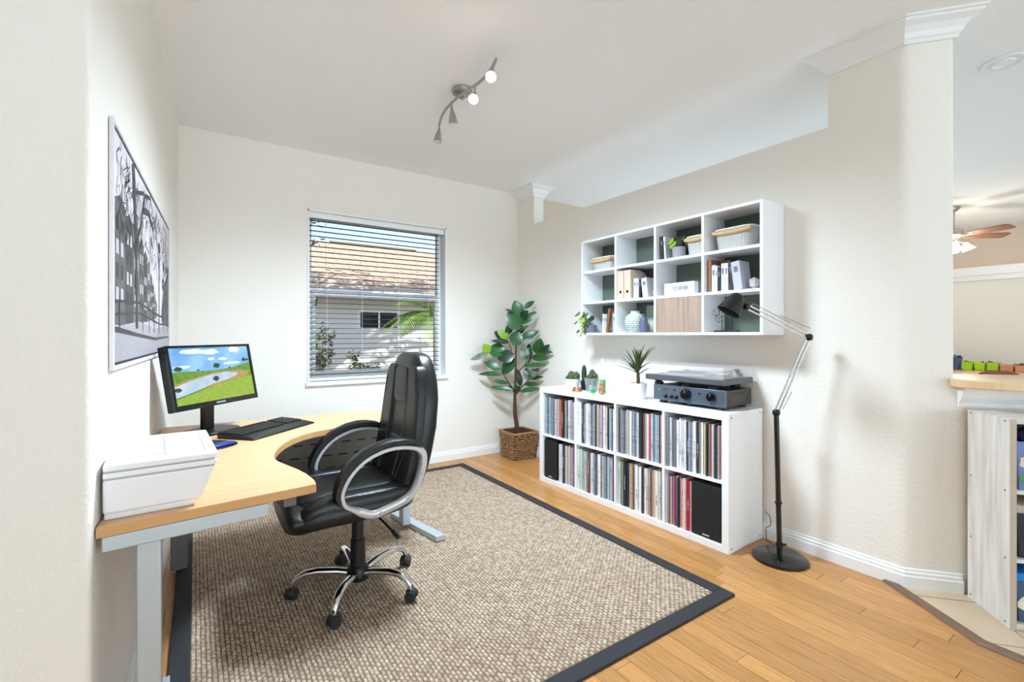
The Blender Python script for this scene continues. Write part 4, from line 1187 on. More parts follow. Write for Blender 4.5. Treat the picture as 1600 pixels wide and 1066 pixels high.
for c_ in range(4):
    cx0 = bt + c_ * (scw + bt)
    for r_ in range(3):
        z0 = bt + r_ * (srh + bt)
        if r_: MB().box(cx0, cx0 + scw, 0.001, SD, z0 - bt, z0).build('shelf_board', M_white, sh)
        MB().box(cx0, cx0 + scw, SD - 0.008, SD - 0.002, z0, z0 + srh).build('back_panel', M_sage, sh, label='muted green back panel')
dx0 = bt + 2 * (scw + bt)
door = MB().box(dx0 + 0.002, dx0 + scw - 0.002, 0.003, 0.020, bt + 0.002, bt + srh - 0.002).build('door', M_oakdoor, sh, bevel=0.001, label='grey oak cupboard door')
def cell(c, r, x, y=0.05):
    """world point on the shelf board of column c, row r (0 = top)"""
    return S(bt + c * (scw + bt) + x, y, bt + (2 - r) * (srh + bt) + 0.0005)
def basket(c, r, x, w, d, h, label, y=0.05, rz=0.0):
    t = thing('wire_basket', label, 'basket', cell(c, r, x, y + d / 2), -PI / 2 + rz)
    def ring(z, k, n=28): return [(w / 2 * k * math.copysign(abs(math.cos(a)) ** 0.45, math.cos(a)), d / 2 * k * math.copysign(abs(math.sin(a)) ** 0.45, math.sin(a)), z) for a in [2 * PI * j / n for j in range(n)]]
    rings = [ring(0.0, 0.84), ring(h * 0.5, 0.92), ring(h, 1.0), ring(h, 0.975), ring(h * 0.5, 0.895), ring(0.006, 0.81)]
    vs = [p for q in rings for p in q]
    n = 28
    fs = [(i * n + j, i * n + (j + 1) % n, (i + 1) * n + (j + 1) % n, (i + 1) * n + j) for i in range(5) for j in range(n)]
    fs += [tuple(range(n - 1, -1, -1)), tuple(5 * n + j for j in range(n))]
    MB().add(vs, fs).build('mesh_body', M_wire, t, smooth=60)
    MB().tube(ring(h, 0.995), 0.006, 8, closed=True).build('rim', M_wirerim, t, smooth=60)
    wr = MB()
    for k in range(0, 28, 1):
        a, b = rings[0][k], rings[2][k]
        wr.tube([(a[0] * 1.01, a[1] * 1.01, a[2] + 0.004), (b[0] * 1.008, b[1] * 1.008, b[2])], 0.0008, 4)
    for zz in (0.25, 0.5, 0.75): wr.tube([(p[0] * 1.01, p[1] * 1.01, p[2]) for p in ring(h * zz, 0.84 + 0.16 * zz)], 0.0008, 4, closed=True)
    wr.build('wires', M_wire, t)
    pts = [(w / 2 * s * 0.98, -d / 2 * 1.02 - 0.004 * (1 - abs(s)), h - 0.016 - 0.010 * (1 - s * s)) for s in [-1 + 0.2 * i for i in range(11)]]
    MB().tube(pts, 0.012, 8, flat=1.0).build('wooden_handle', M_bamboo, t, smooth=60)
    return t
basket(0, 0, 0.175, 0.235, 0.15, 0.098, 'pale wire basket with wooden handle, leftmost on the top of the wall shelf', 0.03)
basket(2, 0, 0.276, 0.150, 0.16, 0.125, 'wire basket with wooden handle behind the small potted plant on the wall shelf', 0.045)
basket(3, 0, 0.160, 0.250, 0.16, 0.130, 'large wire basket with wooden handle in the cubby nearest the floor lamp', 0.04)
def book(c, r, x, w, d, h, rgb, label, tilt=0.0, y=0.03, name='book'):
    t = thing(name, label, 'book', cell(c, r, x, y), -PI / 2)
    key = 'book_cover_%d_%d_%d' % rgb
    m = mat(key, rgb, 0.5, noise=(18, 0.06))
    Mx = Matrix.Rotation(tilt, 4, 'Y')
    up = 0.0
    mb = MB().box(0, 0.0025, 0, d, 0, h).box(w - 0.0025, w, 0, d, 0, h).box(0.0025, w - 0.0025, 0, 0.003, 0, h).xf(Mx)
    pg = MB().box(0.0025, w - 0.0025, 0.003, d - 0.004, 0.003, h - 0.004).xf(Mx)
    lo = min(p[2] for p in mb.v)
    mb.v = [(a, b, z - lo) for a, b, z in mb.v]
    pg.v = [(a, b, z - lo) for a, b, z in pg.v]
    mb.build('cover', m, t)
    pg.build('pages', M_pagew, t)
    sp2 = MB().box(w * 0.25, w * 0.75, -0.0006, 0.0006, h * 0.62, h * 0.82).xf(Mx)
    sp2.v = [(a, b, z - lo) for a, b, z in sp2.v]
    sp2.build('spine_print', mat('spine_ink', (60, 62, 70), 0.6, noise=(200, 0.6), rgb2=(150, 150, 158)), t)
    return t
LIL, WHT, NVY, BLK, GRY = (204, 204, 222), (232, 232, 238), (32, 34, 48), (26, 26, 28), (190, 190, 200)
# top row, third column
book(2, 0, 0.022, 0.022, 0.13, 0.165, (34, 36, 40), 'black speckled book leaning at left of the small shelf plant', -0.07)
book(2, 0, 0.050, 0.012, 0.13, 0.160, WHT, 'thin white book between two black books on the wall shelf', -0.07)
book(2, 0, 0.066, 0.075, 0.02, 0.160, BLK, 'black hardback book behind the small potted shelf plant', -0.03, 0.115)
def pilea(c, r, x, y, label, pot_rgb, pr, ph, leaves, trail=False, seed=1):
    t = thing('potted_pilea', label, 'plant', cell(c, r, x, y), -PI / 2)
    MB().lathe([(pr * 0.8, 0), (pr * 0.95, 0.001), (pr, ph), (pr - 0.004, ph), (pr - 0.005, ph - 0.01), (0.001, ph - 0.01)], n=24).build('pot', mat('pot_%d' % pot_rgb[0], pot_rgb, 0.6, noise=(20, 0.08)), t, smooth=45)
    rg = random.Random(seed)
    for (lx, ly, lz, s, m) in leaves:
        st = MB().tube([(0, 0, ph - 0.01), (lx * 0.5, ly * 0.5, max(ph, lz) * 0.55 + lz * 0.45 + 0.01), (lx, ly, lz)], 0.0012, 5)
        st.build('stalk', M_leafd, t)
        nn = Vector((rg.uniform(-0.6, 0.6), -1.0, rg.uniform(0.2, 1.0))).normalized()
        u_ = nn.cross(Vector((0.3, 0, 1))).normalized()
        b0 = Vector((lx, ly, lz)) - u_ * s
        MB().leaf(b0, b0 + u_ * 2 * s, 2 * s, nn, 6, 0.12, 0.06, 1.0, True).build('leaf', m, t, smooth=60)
    return t
pilea(2, 0, 0.150, 0.055, 'small round-leaved plant in grey pot on top shelf row', (150, 150, 158), 0.045, 0.072,
      [(-0.05, -0.02, 0.115, 0.026, M_leafl), (-0.025, -0.03, 0.092, 0.024, M_leafl), (-0.06, 0, 0.088, 0.018, M_leafl), (0.03, 0.0, 0.128, 0.022, M_leaf), (0.03, -0.03, 0.10, 0.016, M_leafd), (-0.01, 0.01, 0.105, 0.018, M_leaf)], seed=3)
# middle row, second column
for i in range(2):
    t = thing('magazine_file', ['pale wooden magazine file against the cubby side wall', 'pale wooden magazine file next to the white books'][i], 'magazine file', cell(1, 1, 0.004 + i * 0.068, 0.012), -PI / 2)
    pl = [(0, 0), (0.20, 0), (0.20, 0.13), (0.18, 0.175), (0.145, 0.205), (0.10, 0.215), (0, 0.215)]
    w = 0.064
    for nm, xa_, xb_ in (('side_panel', 0, 0.004), ('side_panel', w - 0.004, w)):
        MB().add([(xa_, a, b) for a, b in pl] + [(xb_, a, b) for a, b in pl], [tuple(range(6, -1, -1)), tuple(range(7, 14))] + [(k, (k + 1) % 7, 7 + (k + 1) % 7, 7 + k) for k in range(7)]).build(nm, M_ply, t)
    sp3 = MB().box(0, w, -0.004, 0, 0, 0.215).build('front_panel', M_ply, t)
    Mx = Matrix.Translation((w / 2, -0.004, 0.055)) @ Matrix.Rotation(PI / 2, 4, 'X')
    MB().lathe([(0.011, 0), (0.011, 0.0006)], (0, 0, 0), 16, Mx).build('finger_hole', M_black, sp3)
    MB().box(0.004, w - 0.004, 0, 0.20, 0, 0.004).build('base', M_ply, t)
book(1, 1, 0.146, 0.026, 0.13, 0.148, WHT, 'white book beside the magazine files')
book(1, 1, 0.175, 0.020, 0.13, 0.146, LIL, 'lilac-white book second from the magazine files')
book(1, 1, 0.198, 0.016, 0.13, 0.140, NVY, 'navy book standing behind a leaning white book')
book(1, 1, 0.233, 0.048, 0.11, 0.142, LIL, 'thick pale book leaning left of the small faceted knot', -0.12)
def knot(c, r, x, y, s, label):
    t = thing('faceted_ornament', label, 'ornament', cell(c, r, x, y), 0.4)
    rg = random.Random(int(x * 1000))
    mb = MB()
    pts = []
    for k in range(6):
        a = 2 * PI * k / 6 + 0.3
        for z, rr in ((0.45, 0.85), (1.4, 0.9)): pts.append((s * rr * math.cos(a), s * rr * 0.8 * math.sin(a), s * z * (1 + 0.05 * (k % 2))))
    fs = []
    for k in range(6):
        a, b = 2 * k, 2 * ((k + 1) % 6)
        fs += [(a, b, b + 1), (a, b + 1, a + 1)]
    pts += [(0, 0, 0.0), (0, 0, s * 1.85)]
    for k in range(6):
        a, b = 2 * k, 2 * ((k + 1) % 6)
        fs += [(12, b, a), (13, a + 1, b + 1)]
    mb.add(pts, fs).build('stone', M_mauve, t)
    return t
knot(1, 1, 0.318, 0.075, 0.036, 'small pinkish faceted stone ornament by the leaning pale book')
knot(3, 1, 0.282, 0.075, 0.040, 'larger grey-pink faceted stone ornament in the cubby above the wire sculpture')
# light box sign
lb = thing('light_box_sign', 'low white light box sign with a row of black letters', 'sign', cell(2, 1, 0.055, 0.02), -PI / 2)
MB().box(0, 0.235, 0, 0.045, 0, 0.082).build('box', M_white, lb, bevel=0.002)
fc = MB().box(0.006, 0.229, -0.001, 0.0, 0.006, 0.076).build('face', M_pagew, lb)
text_part('letters', '!OIIIIB', 0.050, mat('letter_black', (24, 24, 26), 0.5, noise=(20, 0.1)), lb, Matrix.Translation((0.128, -0.0016, 0.042)) @ Matrix.Rotation(PI / 2, 4, 'X') @ Matrix.Diagonal((0.95, 0.78, 1, 1)), 0.0004)
# middle row, fourth column
t = thing('wooden_board', 'brown wooden frame board at left end of the books', 'board', cell(3, 1, 0.010, 0.03), -PI / 2)
MB().box(0, 0.022, 0, 0.10, 0.0, 0.205).build('edge', M_brown, t, bevel=0.001)
MB().box(0.022, 0.092, 0.09, 0.10, 0.0, 0.205).build('panel', M_brown, t)
book(3, 1, 0.036, 0.024, 0.05, 0.168, LIL, 'tall lilac book next to the brown wooden board', 0, 0.03)
book(3, 1, 0.062, 0.012, 0.05, 0.160, WHT, 'thin white book left of the slim black book', 0, 0.03)
book(3, 1, 0.076, 0.018, 0.05, 0.150, NVY, 'slim black-navy book in the middle of the book row', 0, 0.03)
book(3, 1, 0.1, 0.022, 0.12, 0.172, LIL, 'lilac book right of the slim black book', 0, 0.03)
book(3, 1, 0.124, 0.020, 0.12, 0.170, WHT, 'white book just before the leaning patterned book', 0, 0.03)
book(3, 1, 0.167, 0.014, 0.12, 0.178, (50, 50, 56), 'black and white patterned book leaning in the row', -0.12, 0.03)
book(3, 1, 0.184, 0.052, 0.11, 0.172, GRY, 'thick grey-white book leaning beside larger stone ornament', -0.13, 0.03)
# bottom row, first column
pilea(0, 2, 0.045, 0.045, 'trailing round-leaved plant in slate pot at shelf lower left corner', (104, 106, 120), 0.052, 0.062,
      [(-0.10, -0.05, 0.155, 0.030, M_leaf), (-0.125, -0.05, 0.085, 0.020, M_leaf), (-0.045, -0.04, 0.150, 0.028, M_leafd), (0.0, -0.03, 0.140, 0.026, M_leaf), (0.035, -0.02, 0.115, 0.028, M_leafd), (-0.02, -0.07, 0.10, 0.026, M_leafl), (-0.02, -0.075, 0.06, 0.024, M_leafl), (-0.005, -0.075, 0.02, 0.024, M_leafl),
       (-0.03, -0.078, -0.015, 0.022, M_leafl), (-0.075, -0.07, 0.01, 0.018, M_leafd), (0.02, -0.06, 0.085, 0.024, M_leaf), (-0.06, -0.06, 0.115, 0.022, M_leafl)], True, 8)
book(0, 2, 0.185, 0.020, 0.12, 0.150, WHT, 'white book right of the trailing shelf plant', 0.02, 0.04)
book(0, 2, 0.210, 0.022, 0.12, 0.145, GRY, 'grey-white book beside the leaning brown board', 0.02, 0.04)
t = thing('photo_frame', 'leaning brown wooden frame in the lower left cubby', 'frame', cell(0, 2, 0.243, 0.02), -PI / 2)
Mx = Matrix.Rotation(0.16, 4, 'Y')
for a in ((0, 0.022, 0, 0.016, 0, 0.19), (0, 0.022, 0.084, 0.10, 0, 0.19), (0, 0.022, 0.016, 0.084, 0, 0.016), (0, 0.022, 0.016, 0.084, 0.174, 0.19)):
    mb = MB().box(*a).xf(Mx)
    mb.v = [(p, q, z + 0.0035) for p, q, z in mb.v]
    mb.build('frame_bar', M_brown, t)
mb = MB().box(0.004, 0.018, 0.016, 0.084, 0.016, 0.174).xf(Mx)
mb.v = [(p, q, z + 0.0035) for p, q, z in mb.v]
mb.build('panel', M_ply, t)
book(0, 2, 0.306, 0.032, 0.12, 0.150, (168, 170, 196), 'lavender book right of the leaning brown frame', 0, 0.03)
# bottom row, second column: dotted vase, bottle, board
vz = thing('vase', 'pale green round vase covered in raised knobs', 'vase', cell(1, 2, 0.115, 0.082), -PI / 2)
vp = [(0.035, 0.0), (0.042, 0.002), (0.062, 0.03), (0.074, 0.065), (0.074, 0.09), (0.062, 0.122), (0.042, 0.140), (0.033, 0.146), (0.033, 0.160), (0.036, 0.163), (0.030, 0.163), (0.028, 0.14), (0.001, 0.138)]
body_v = MB().lathe(vp, n=32).build('vase_body', M_celadon, vz, smooth=60)
kn = MB().ell((0, 0, 0), (0.0062, 0.0062, 0.0062), 1, 1, 8, 6).mesh('knob', 60)
kn.materials.append(M_celadon)
def vr(z):
    for (r0, z0), (r1, z1) in zip(vp[1:], vp[2:8]):
        if z0 <= z <= z1: return r0 + (r1 - r0) * (z - z0) / (z1 - z0)
    return 0.05
for i in range(9):
    z = 0.014 + i * 0.0145
    rr = vr(z)
    nk = 22
    for k in range(nk):
        a = 2 * PI * (k + 0.5 * (i % 2)) / nk
        if math.sin(a) > 0.35: continue
        shared('knob', kn, body_v, (rr * math.cos(a), rr * math.sin(a), z))
t = thing('bottle', 'slate blue ceramic bottle beside the knobbly vase', 'bottle', cell(1, 2, 0.222, 0.05), 0)
MB().lathe([(0.018, 0), (0.026, 0.002), (0.027, 0.01), (0.027, 0.095), (0.022, 0.108), (0.012, 0.114), (0.011, 0.135), (0.013, 0.137), (0.008, 0.137), (0.007, 0.12), (0.001, 0.12)], n=22).build('bottle_body', M_slate, t, smooth=50)
t = thing('square_board', 'pale green square board leaning behind the vase and bottle', 'board', cell(1, 2, 0.130, 0.172), -PI / 2)
Mx = Matrix.Rotation(math.radians(-7), 4, 'X')
mb = MB().box(0, 0.215, 0, 0.008, 0, 0.208).xf(Mx)
mb.v = [(a, b, z + 0.0002) for a, b, z in mb.v]
mb.build('panel', M_palegreen, t, bevel=0.001)
mb = MB()
for a in ((0, 0.215, -0.003, 0, 0, 0.006), (0, 0.215, -0.003, 0, 0.202, 0.208), (0, 0.006, -0.003, 0, 0.006, 0.202), (0.209, 0.215, -0.003, 0, 0.006, 0.202)): mb.box(*a)
mb.xf(Mx).build('edge_rim', M_palegreen, t)
# bottom row, fourth column: hexagon wire sculpture
hx = thing('wire_sculpture', 'black wire hexagon sculpture on a slim base in shelf corner', 'sculpture', cell(3, 2, 0.125, 0.05), -PI / 2)
M_bw = mat('black_wire', (22, 22, 24), 0.5, noise=(40, 0.1))
MB().box(-0.075, 0.075, -0.02, 0.02, 0, 0.010).build('base', M_bw, hx, bevel=0.001)
MB().tube([(-0.032, 0, 0.01), (-0.032, 0, 0.085)], 0.002, 6).build('rod', M_bw, hx)
MB().tube([(0.036, 0, 0.01), (0.036, 0, 0.115)], 0.002, 6).build('rod', M_bw, hx)
for x, z in ((-0.052, 0.085), (-0.012, 0.085), (-0.070, 0.125), (0.055, 0.130), (0.045, 0.175), (-0.032, 0.120)):
    s_ = 0.024
    hp = [(x + s_ * math.sin(PI / 3 * k), 0, z + s_ * math.cos(PI / 3 * k)) for k in range(6)]
    mb = MB().tube(hp, 0.0015, 5, closed=True)
    for k in (1, 3, 5): mb.tube([(x, 0, z), hp[k]], 0.0013, 5)
    mb.build('hexagon', M_bw, hx)

# ------------------------------------------------------------------ floor lamp
lm = thing('floor_lamp', 'black articulated floor lamp with silver arms beside the cube shelf', 'lamp', (2.690, 1.322, 0))
lo_ = Vector((2.690, 1.322, 0))
def lr(px, py, d): return at_d(px, py, d) - lo_
MB().lathe([(0.10, 0.0005), (0.136, 0.0005), (0.140, 0.006), (0.139, 0.016), (0.132, 0.021), (0.03, 0.024), (0.018, 0.028), (0.001, 0.028)], n=40).build('base', M_blackgloss, lm, smooth=35)
ptop = lr(1213, 645, 2.603)
MB().tube([(0, 0, 0.026), tuple(ptop)], 0.0135, 14).build('pole', M_blackgloss, lm, smooth=50)
for k in (0.06, 0.07, 0.36): MB().tube([tuple(ptop * k + Vector((0, 0, 0.026 * (1 - k)))), tuple(ptop * (k + 0.012) + Vector((0, 0, 0.026 * (1 - k))))], 0.0185, 14).build('collar', M_black, lm, smooth=50)
MB().tube([(0.0, -0.02, 0.09), (-0.004, -0.035, 0.094)], 0.006, 8).build('clamp_knob', M_black, lm, smooth=50)
elb, hj = lr(1264, 527, 2.55), lr(1166, 479, 2.49)
off = Vector((0.010, -0.006, 0.0))
MB().tube([tuple(ptop + off), tuple(elb + off)], 0.0050, 8).tube([tuple(ptop - off), tuple(elb - off)], 0.0050, 8).build('lower_arm', M_chrome, lm, smooth=50)
up_ = Vector((0, 0, 0.012))
MB().tube([tuple(elb + up_), tuple(hj + up_)], 0.0045, 8).tube([tuple(elb - up_), tuple(hj - up_)], 0.0045, 8).build('upper_arm', M_chrome, lm, smooth=50)
for j_ in (ptop, elb, hj):
    MB().ell(tuple(j_), (0.019, 0.019, 0.019), 0.7, 0.8, 14, 10).build('joint', M_black, lm, smooth=60)
nrm_ = Vector((0.02, -0.005, 0.045))
MB().tube([tuple(elb + (hj - elb) * 0.02 + nrm_), tuple(elb + (hj - elb) * 0.5 + nrm_ * 0.8)], 0.0020, 6).build('spring', M_nickel, lm, smooth=50)
MB().tube([tuple(hj + (elb - hj) * 0.06 + up_), tuple(hj + (elb - hj) * 0.12 + Vector((0.0, 0, 0.034))), tuple(hj + (elb - hj) * 0.7 + Vector((0.0, 0, 0.028)))], 0.0020, 6).build('tension_wire', M_nickel, lm, smooth=50)
MB().tube([tuple(ptop + Vector((0.03, -0.02, 0.02))), tuple(ptop + (elb - ptop) * 0.28 + Vector((0.03, -0.02, 0.0)))], 0.0020, 6).build('spring', M_nickel, lm, smooth=50)
# shade: bell, opening down and towards the left of the view
sc_ = lr(1147, 474, 2.47)
ax = (lr(1128, 488, 2.47) - lr(1158, 462, 2.47)).normalized()
ax = (ax + Vector((0, 0, -0.55))).normalized()
Mq = Matrix.Translation(sc_ - ax * 0.055) @ ax.to_track_quat('Z', 'Y').to_matrix().to_4x4()
MB().lathe([(0.001, 0.0), (0.018, 0.001), (0.030, 0.008), (0.040, 0.030), (0.052, 0.070), (0.062, 0.110), (0.060, 0.110), (0.049, 0.070), (0.037, 0.032), (0.001, 0.010)], (0, 0, 0), 28, Mq).build('shade', M_black, lm, smooth=50)
MB().ell(tuple(Mq @ Vector((0, 0, 0.060))), (0.022, 0.022, 0.024), 1, 1, 14, 10).build('bulb', M_ceram, lm, smooth=60)
MB().tube([tuple(hj), tuple(Mq @ Vector((0.0, 0, 0.012)))], 0.009, 8).build('shade_bracket', M_black, lm, smooth=50)
tag(MB().tube([(2.80, 1.46, 0.20), (2.800, 1.435, 0.185), (2.80, 1.425, 0.155), (2.803, 1.43, 0.125), (2.81, 1.46, 0.10), (2.835, 1.47, 0.02), (2.83, 1.42, 0.004)], 0.0022, 6).build('power_cord', M_black, None, smooth=60),
    'thin black power cord looping behind the cube shelf end', 'cord')

# ------------------------------------------------------------------ rubber plant in the corner
PLO = Vector((2.725, 3.915, 0))
rp = thing('rubber_plant', 'tall rubber plant in a woven straw basket in the room corner', 'plant', PLO)
def bsk(h0, h1, z): return h0 + (h1 - h0) * z / 0.27
bk_ = MB()
h0, h1 = 0.112, 0.142
o_ = [(-1, -1), (1, -1), (1, 1), (-1, 1)]
bk_.add([(a * h0, b * h0, 0.001) for a, b in o_] + [(a * h1, b * h1, 0.27) for a, b in o_] + [(a * (h1 - .012), b * (h1 - .012), 0.27) for a, b in o_] + [(a * (h0 - .0), b * (h0 - .0), 0.03) for a, b in o_],
        [(3, 2, 1, 0), (12, 13, 14, 15)] + [(i, (i + 1) % 4, 4 + (i + 1) % 4, 4 + i) for i in range(4)] + [(4 + i, 4 + (i + 1) % 4, 8 + (i + 1) % 4, 8 + i) for i in range(4)] + [(8 + i, 8 + (i + 1) % 4, 12 + (i + 1) % 4, 12 + i) for i in range(4)])
bko = bk_.build('basket', mat('basket_dark_core', (96, 62, 40), 0.9, noise=(80, 0.4)), rp)
wv = MB()
rg = random.Random(9)
for side in range(4):
    Mr = Matrix.Rotation(side * PI / 2, 4, 'Z')
    for r_ in range(15):
        z = 0.009 + r_ * 0.018
        hh = bsk(h0, h1, z)
        nn = 9
        for k in range(nn):
            x0_ = -hh + 2 * hh * k / nn
            pz_ = 0.006 if (k + r_) % 2 else 0.001
            a = Mr @ Vector((x0_ + rg.uniform(-.002, .002), -hh - pz_, z + rg.uniform(-.005, .005)))
            b = Mr @ Vector((x0_ + 2 * hh / nn, -hh - (0.006 if pz_ < 0.003 else 0.002), z + rg.uniform(-.005, .005)))
            wv.tube([tuple(a), tuple((a + b) / 2 + (Mr @ Vector((0, -0.0035, 0)))), tuple(b)], [0.006, 0.0085, 0.006], 5)
w_ = wv.build('straw_weave', M_basket, rp, smooth=60)
w_['kind'] = 'stuff'
MB().tube([(a * h1, b * h1, 0.27) for a, b in o_], 0.009, 8, closed=True).build('basket_rim', M_basket, rp, smooth=60)
MB().box(-0.118, 0.118, -0.118, 0.118, 0.20, 0.215).build('soil', M_soil, rp)
PD = 4.74
def pc(cx, cy, dd=0.0):
    px, py = 730 + cx / 5.92, 450 + cy / 5.92
    r = ray(px, py)
    return at_d(px, py, min(PD + dd, 2.865 / r.x, 4.15 / r.y)) - PLO
def pstem(pts, r, nm='branch'):
    MB().tube([tuple(p) for p in pts], r, 8).build(nm, M_trunk, rp, smooth=50)
pstem([Vector((0, 0, 0.21)), pc(440, 1150), pc(442, 960), pc(445, 800), pc(450, 560), pc(470, 380), pc(490, 265)], [0.024, 0.020, 0.015, 0.010, 0.008, 0.006, 0.004], 'trunk')
pstem([pc(443, 975), pc(390, 890, -0.03), pc(330, 790, -0.06), pc(330, 700, -0.06)], [0.010, 0.007, 0.005, 0.003])
pstem([pc(443, 730), pc(415, 600, 0.02), pc(380, 490, 0.04)], [0.007, 0.005, 0.003])
pstem([pc(444, 800), pc(520, 730, -0.03), pc(600, 640, -0.06), pc(670, 595, -0.06)], [0.007, 0.006, 0.005, 0.003])
pstem([pc(448, 990), pc(500, 920, -0.02), pc(560, 860, -0.05), pc(590, 830, -0.05)], [0.008, 0.006, 0.005, 0.003])
LV = [(490, 265, 440, 118, 95, 0), (520, 195, 622, 122, 45, 0), (505, 330, 642, 220, 60, 0), (490, 380, 372, 230, 120, 0), (490, 400, 567, 348, 40, 3), (440, 235, 350, 195, 24, 1),
      (375, 430, 395, 322, 60, 0), (380, 470, 280, 392, 66, 2), (375, 480, 252, 405, 80, 1), (385, 505, 220, 490, 42, 1), (440, 535, 462, 400, 105, 0), (495, 475, 664, 400, 66, 0),
      (485, 525, 626, 462, 38, 3), (195, 612, 150, 518, 84, 2), (345, 600, 195, 565, 120, 0), (195, 605, 32, 665, 48, 3), (435, 620, 280, 655, 100, 1), (315, 745, 160, 690, 70, 0),
      (435, 650, 325, 800, 90, 0), (325, 800, 106, 800, 40, 0), (375, 885, 220, 855, 34, 0), (425, 945, 218, 918, 38, 0), (490, 960, 692, 925, 40, 0), (450, 950, 395, 870, 64, 3),
      (495, 910, 460, 748, 50, 1), (525, 890, 670, 892, 38, 0), (525, 722, 738, 712, 36, 0), (545, 695, 515, 525, 74, 3), (560, 695, 575, 515, 66, 1), (640, 605, 680, 468, 90, 0),
      (600, 640, 748, 655, 60, 0), (680, 605, 792, 595, 32, 0), (690, 590, 762, 525, 46, 1), (560, 855, 540, 735, 56, 3), (575, 835, 665, 745, 64, 3), (580, 838, 702, 825, 34, 0), (480, 965, 440, 900, 56, 1),
      (500, 290, 565, 210, 70, 1), (470, 420, 520, 350, 60, 1)]
rg = random.Random(12)
view = Vector((-0.56, -0.8285, 0))
for bx0, by0, tx0, ty0, w, kind in LV:
    d0 = rg.uniform(-0.06, 0.05)
    d1 = d0 + rg.uniform(-0.05, 0.05)
    b0, t0 = pc(bx0, by0, d0), pc(tx0, ty0, d1)
    ww = w / 5.92 * PD / FPX * 1.22
    nn = (view * rg.uniform(0.8, 1.0) + Vector((rg.uniform(-.35, .35), rg.uniform(-.35, .35), rg.uniform(0.2, 0.55)))).normalized()
    lf = MB().leaf(b0, t0, ww, nn, 8, 0.18, 0.05, 0.85).build('leaf', (M_leaf, M_leafd, M_leafl, M_leafv)[kind], rp, smooth=60)
    nn_ = MB().tube([tuple(b0 + nn * 0.002), tuple((b0 + t0) / 2 + nn * (0.05 * (t0 - b0).length + 0.0015)), tuple(t0 - (t0 - b0) * 0.05 + nn * 0.003)], [0.0022, 0.0018, 0.0008], 5)
    nn_.build('midrib', M_leafv, lf)

# ------------------------------------------------------------------ ceiling track light
tl = thing('track_light', 'wavy brushed nickel track light with four spot heads on the ceiling', 'ceiling light', (1.383, 2.604, CE))
tlo = Vector((1.383, 2.604, CE))
MB().lathe([(0.062, -0.001), (0.064, -0.004), (0.060, -0.026), (0.020, -0.030), (0.012, -0.034), (0.012, -0.062), (0.001, -0.062)], n=28).build('canopy', M_nickel, tl, smooth=40)
def tz(px, py, z): return at_z(px, py, z) - tlo
bpx = [(775, 92), (770, 104), (762, 116), (752, 126), (742, 134), (730, 142), (718, 150), (706, 160), (697, 170), (690, 182), (686, 196)]
bar_pts = [tuple(tz(x, y, CE - 0.055)) for x, y in bpx]
MB().tube(bar_pts, 0.0085, 10).build('wavy_bar', M_nickel, tl, smooth=60)
M_lens = mat('lit_lens', (255, 250, 240), 0.4, noise=(10, 0.01), emis=((255, 250, 238), 30))
M_lens0 = mat('unlit_lens', (236, 236, 234), 0.2, noise=(10, 0.02))
def head(p, aim, lit):
    p, aim = Vector(p), Vector(aim).normalized()
    Mh = Matrix.Translation(p) @ aim.to_track_quat('Z', 'Y').to_matrix().to_4x4()
    h_ = MB().lathe([(0.006, -0.02), (0.010, 0.0), (0.020, 0.035), (0.030, 0.080), (0.028, 0.080), (0.018, 0.035), (0.001, 0.030)], (0, 0, 0), 20, Mh).build('spot_head', M_nickel, tl, smooth=50)
    MB().lathe([(0.026, 0.072), (0.026, 0.076), (0.001, 0.077)], (0, 0, 0), 18, Mh).build('lens', M_lens if lit else M_lens0, h_, smooth=40)
    return Mh
h1_ = Vector(bar_pts[1]) + Vector((0, 0, -0.035))
head(h1_, Vector((-0.45, -0.50, -0.62)), True)
h2_ = Vector(bar_pts[4]) + Vector((0, 0, -0.05))
head(h2_, Vector((-0.45, -0.55, -0.75)), True)
h3_ = Vector(bar_pts[7]) + Vector((0, 0, -0.045))
head(h3_, Vector((0.20, 0.15, -0.9)), False)
h4_ = Vector(bar_pts[10]) + Vector((0, 0, -0.035))
head(h4_, Vector((-0.1, 0.10, -0.95)), False)
for a, b in ((bar_pts[1], h1_), (bar_pts[4], h2_), (bar_pts[7], h3_), (bar_pts[10], h4_)):
    MB().tube([tuple(a), tuple(b + Vector((0, 0, 0.015)))], 0.005, 8).build('swivel', M_nickel, tl, smooth=50)
for hp_ in (h1_, h2_):
    lamp('track_spot', 'SPOT', tlo + hp_ + Vector((-0.06, -0.07, -0.19)), 108, (0.69, 0.86, 1.0), spot_size=2.95, spot_blend=1.0, shadow_soft_size=0.16)

# ------------------------------------------------------------------ bar counter, bookcase and bins
bo = Vector((ch1.x, ch1.y))
def bpnt(s, n): return tuple(bo + cdir * s + cnrm * n)
cnt = [bpnt(-0.02, 0.002), bpnt(-0.016, 0.05), bpnt(0.0, 0.095), bpnt(0.03, 0.135), bpnt(0.08, 0.165), bpnt(0.15, 0.18), bpnt(2.2, 0.18), bpnt(2.2, -0.30), bpnt(0.004, -0.30), bpnt(0.004, 0.002)]
if area(cnt) < 0: cnt = cnt[::-1]
bc = thing('bar_counter', 'pale wooden breakfast bar counter at the column', 'counter', (bo.x, bo.y, 0.998))
MB().prism([(x - bo.x, y - bo.y) for x, y in cnt], 0.001, 0.042).build('counter_top', M_bar, bc, bevel=0.006, seg=3)
mb = MB()
sweep_path(mb, [tuple(Vector(bpnt(0.012, 0.0012)) - bo), tuple(Vector(bpnt(2.2, 0.0012)) - bo)], [(0.0, -0.095), (0.010, -0.095), (0.012, -0.075), (0.030, -0.05), (0.045, -0.012), (0.055, -0.010), (0.055, 0.0), (0.0, 0.0)])
mb.build('cove_moulding', M_trim, bc)
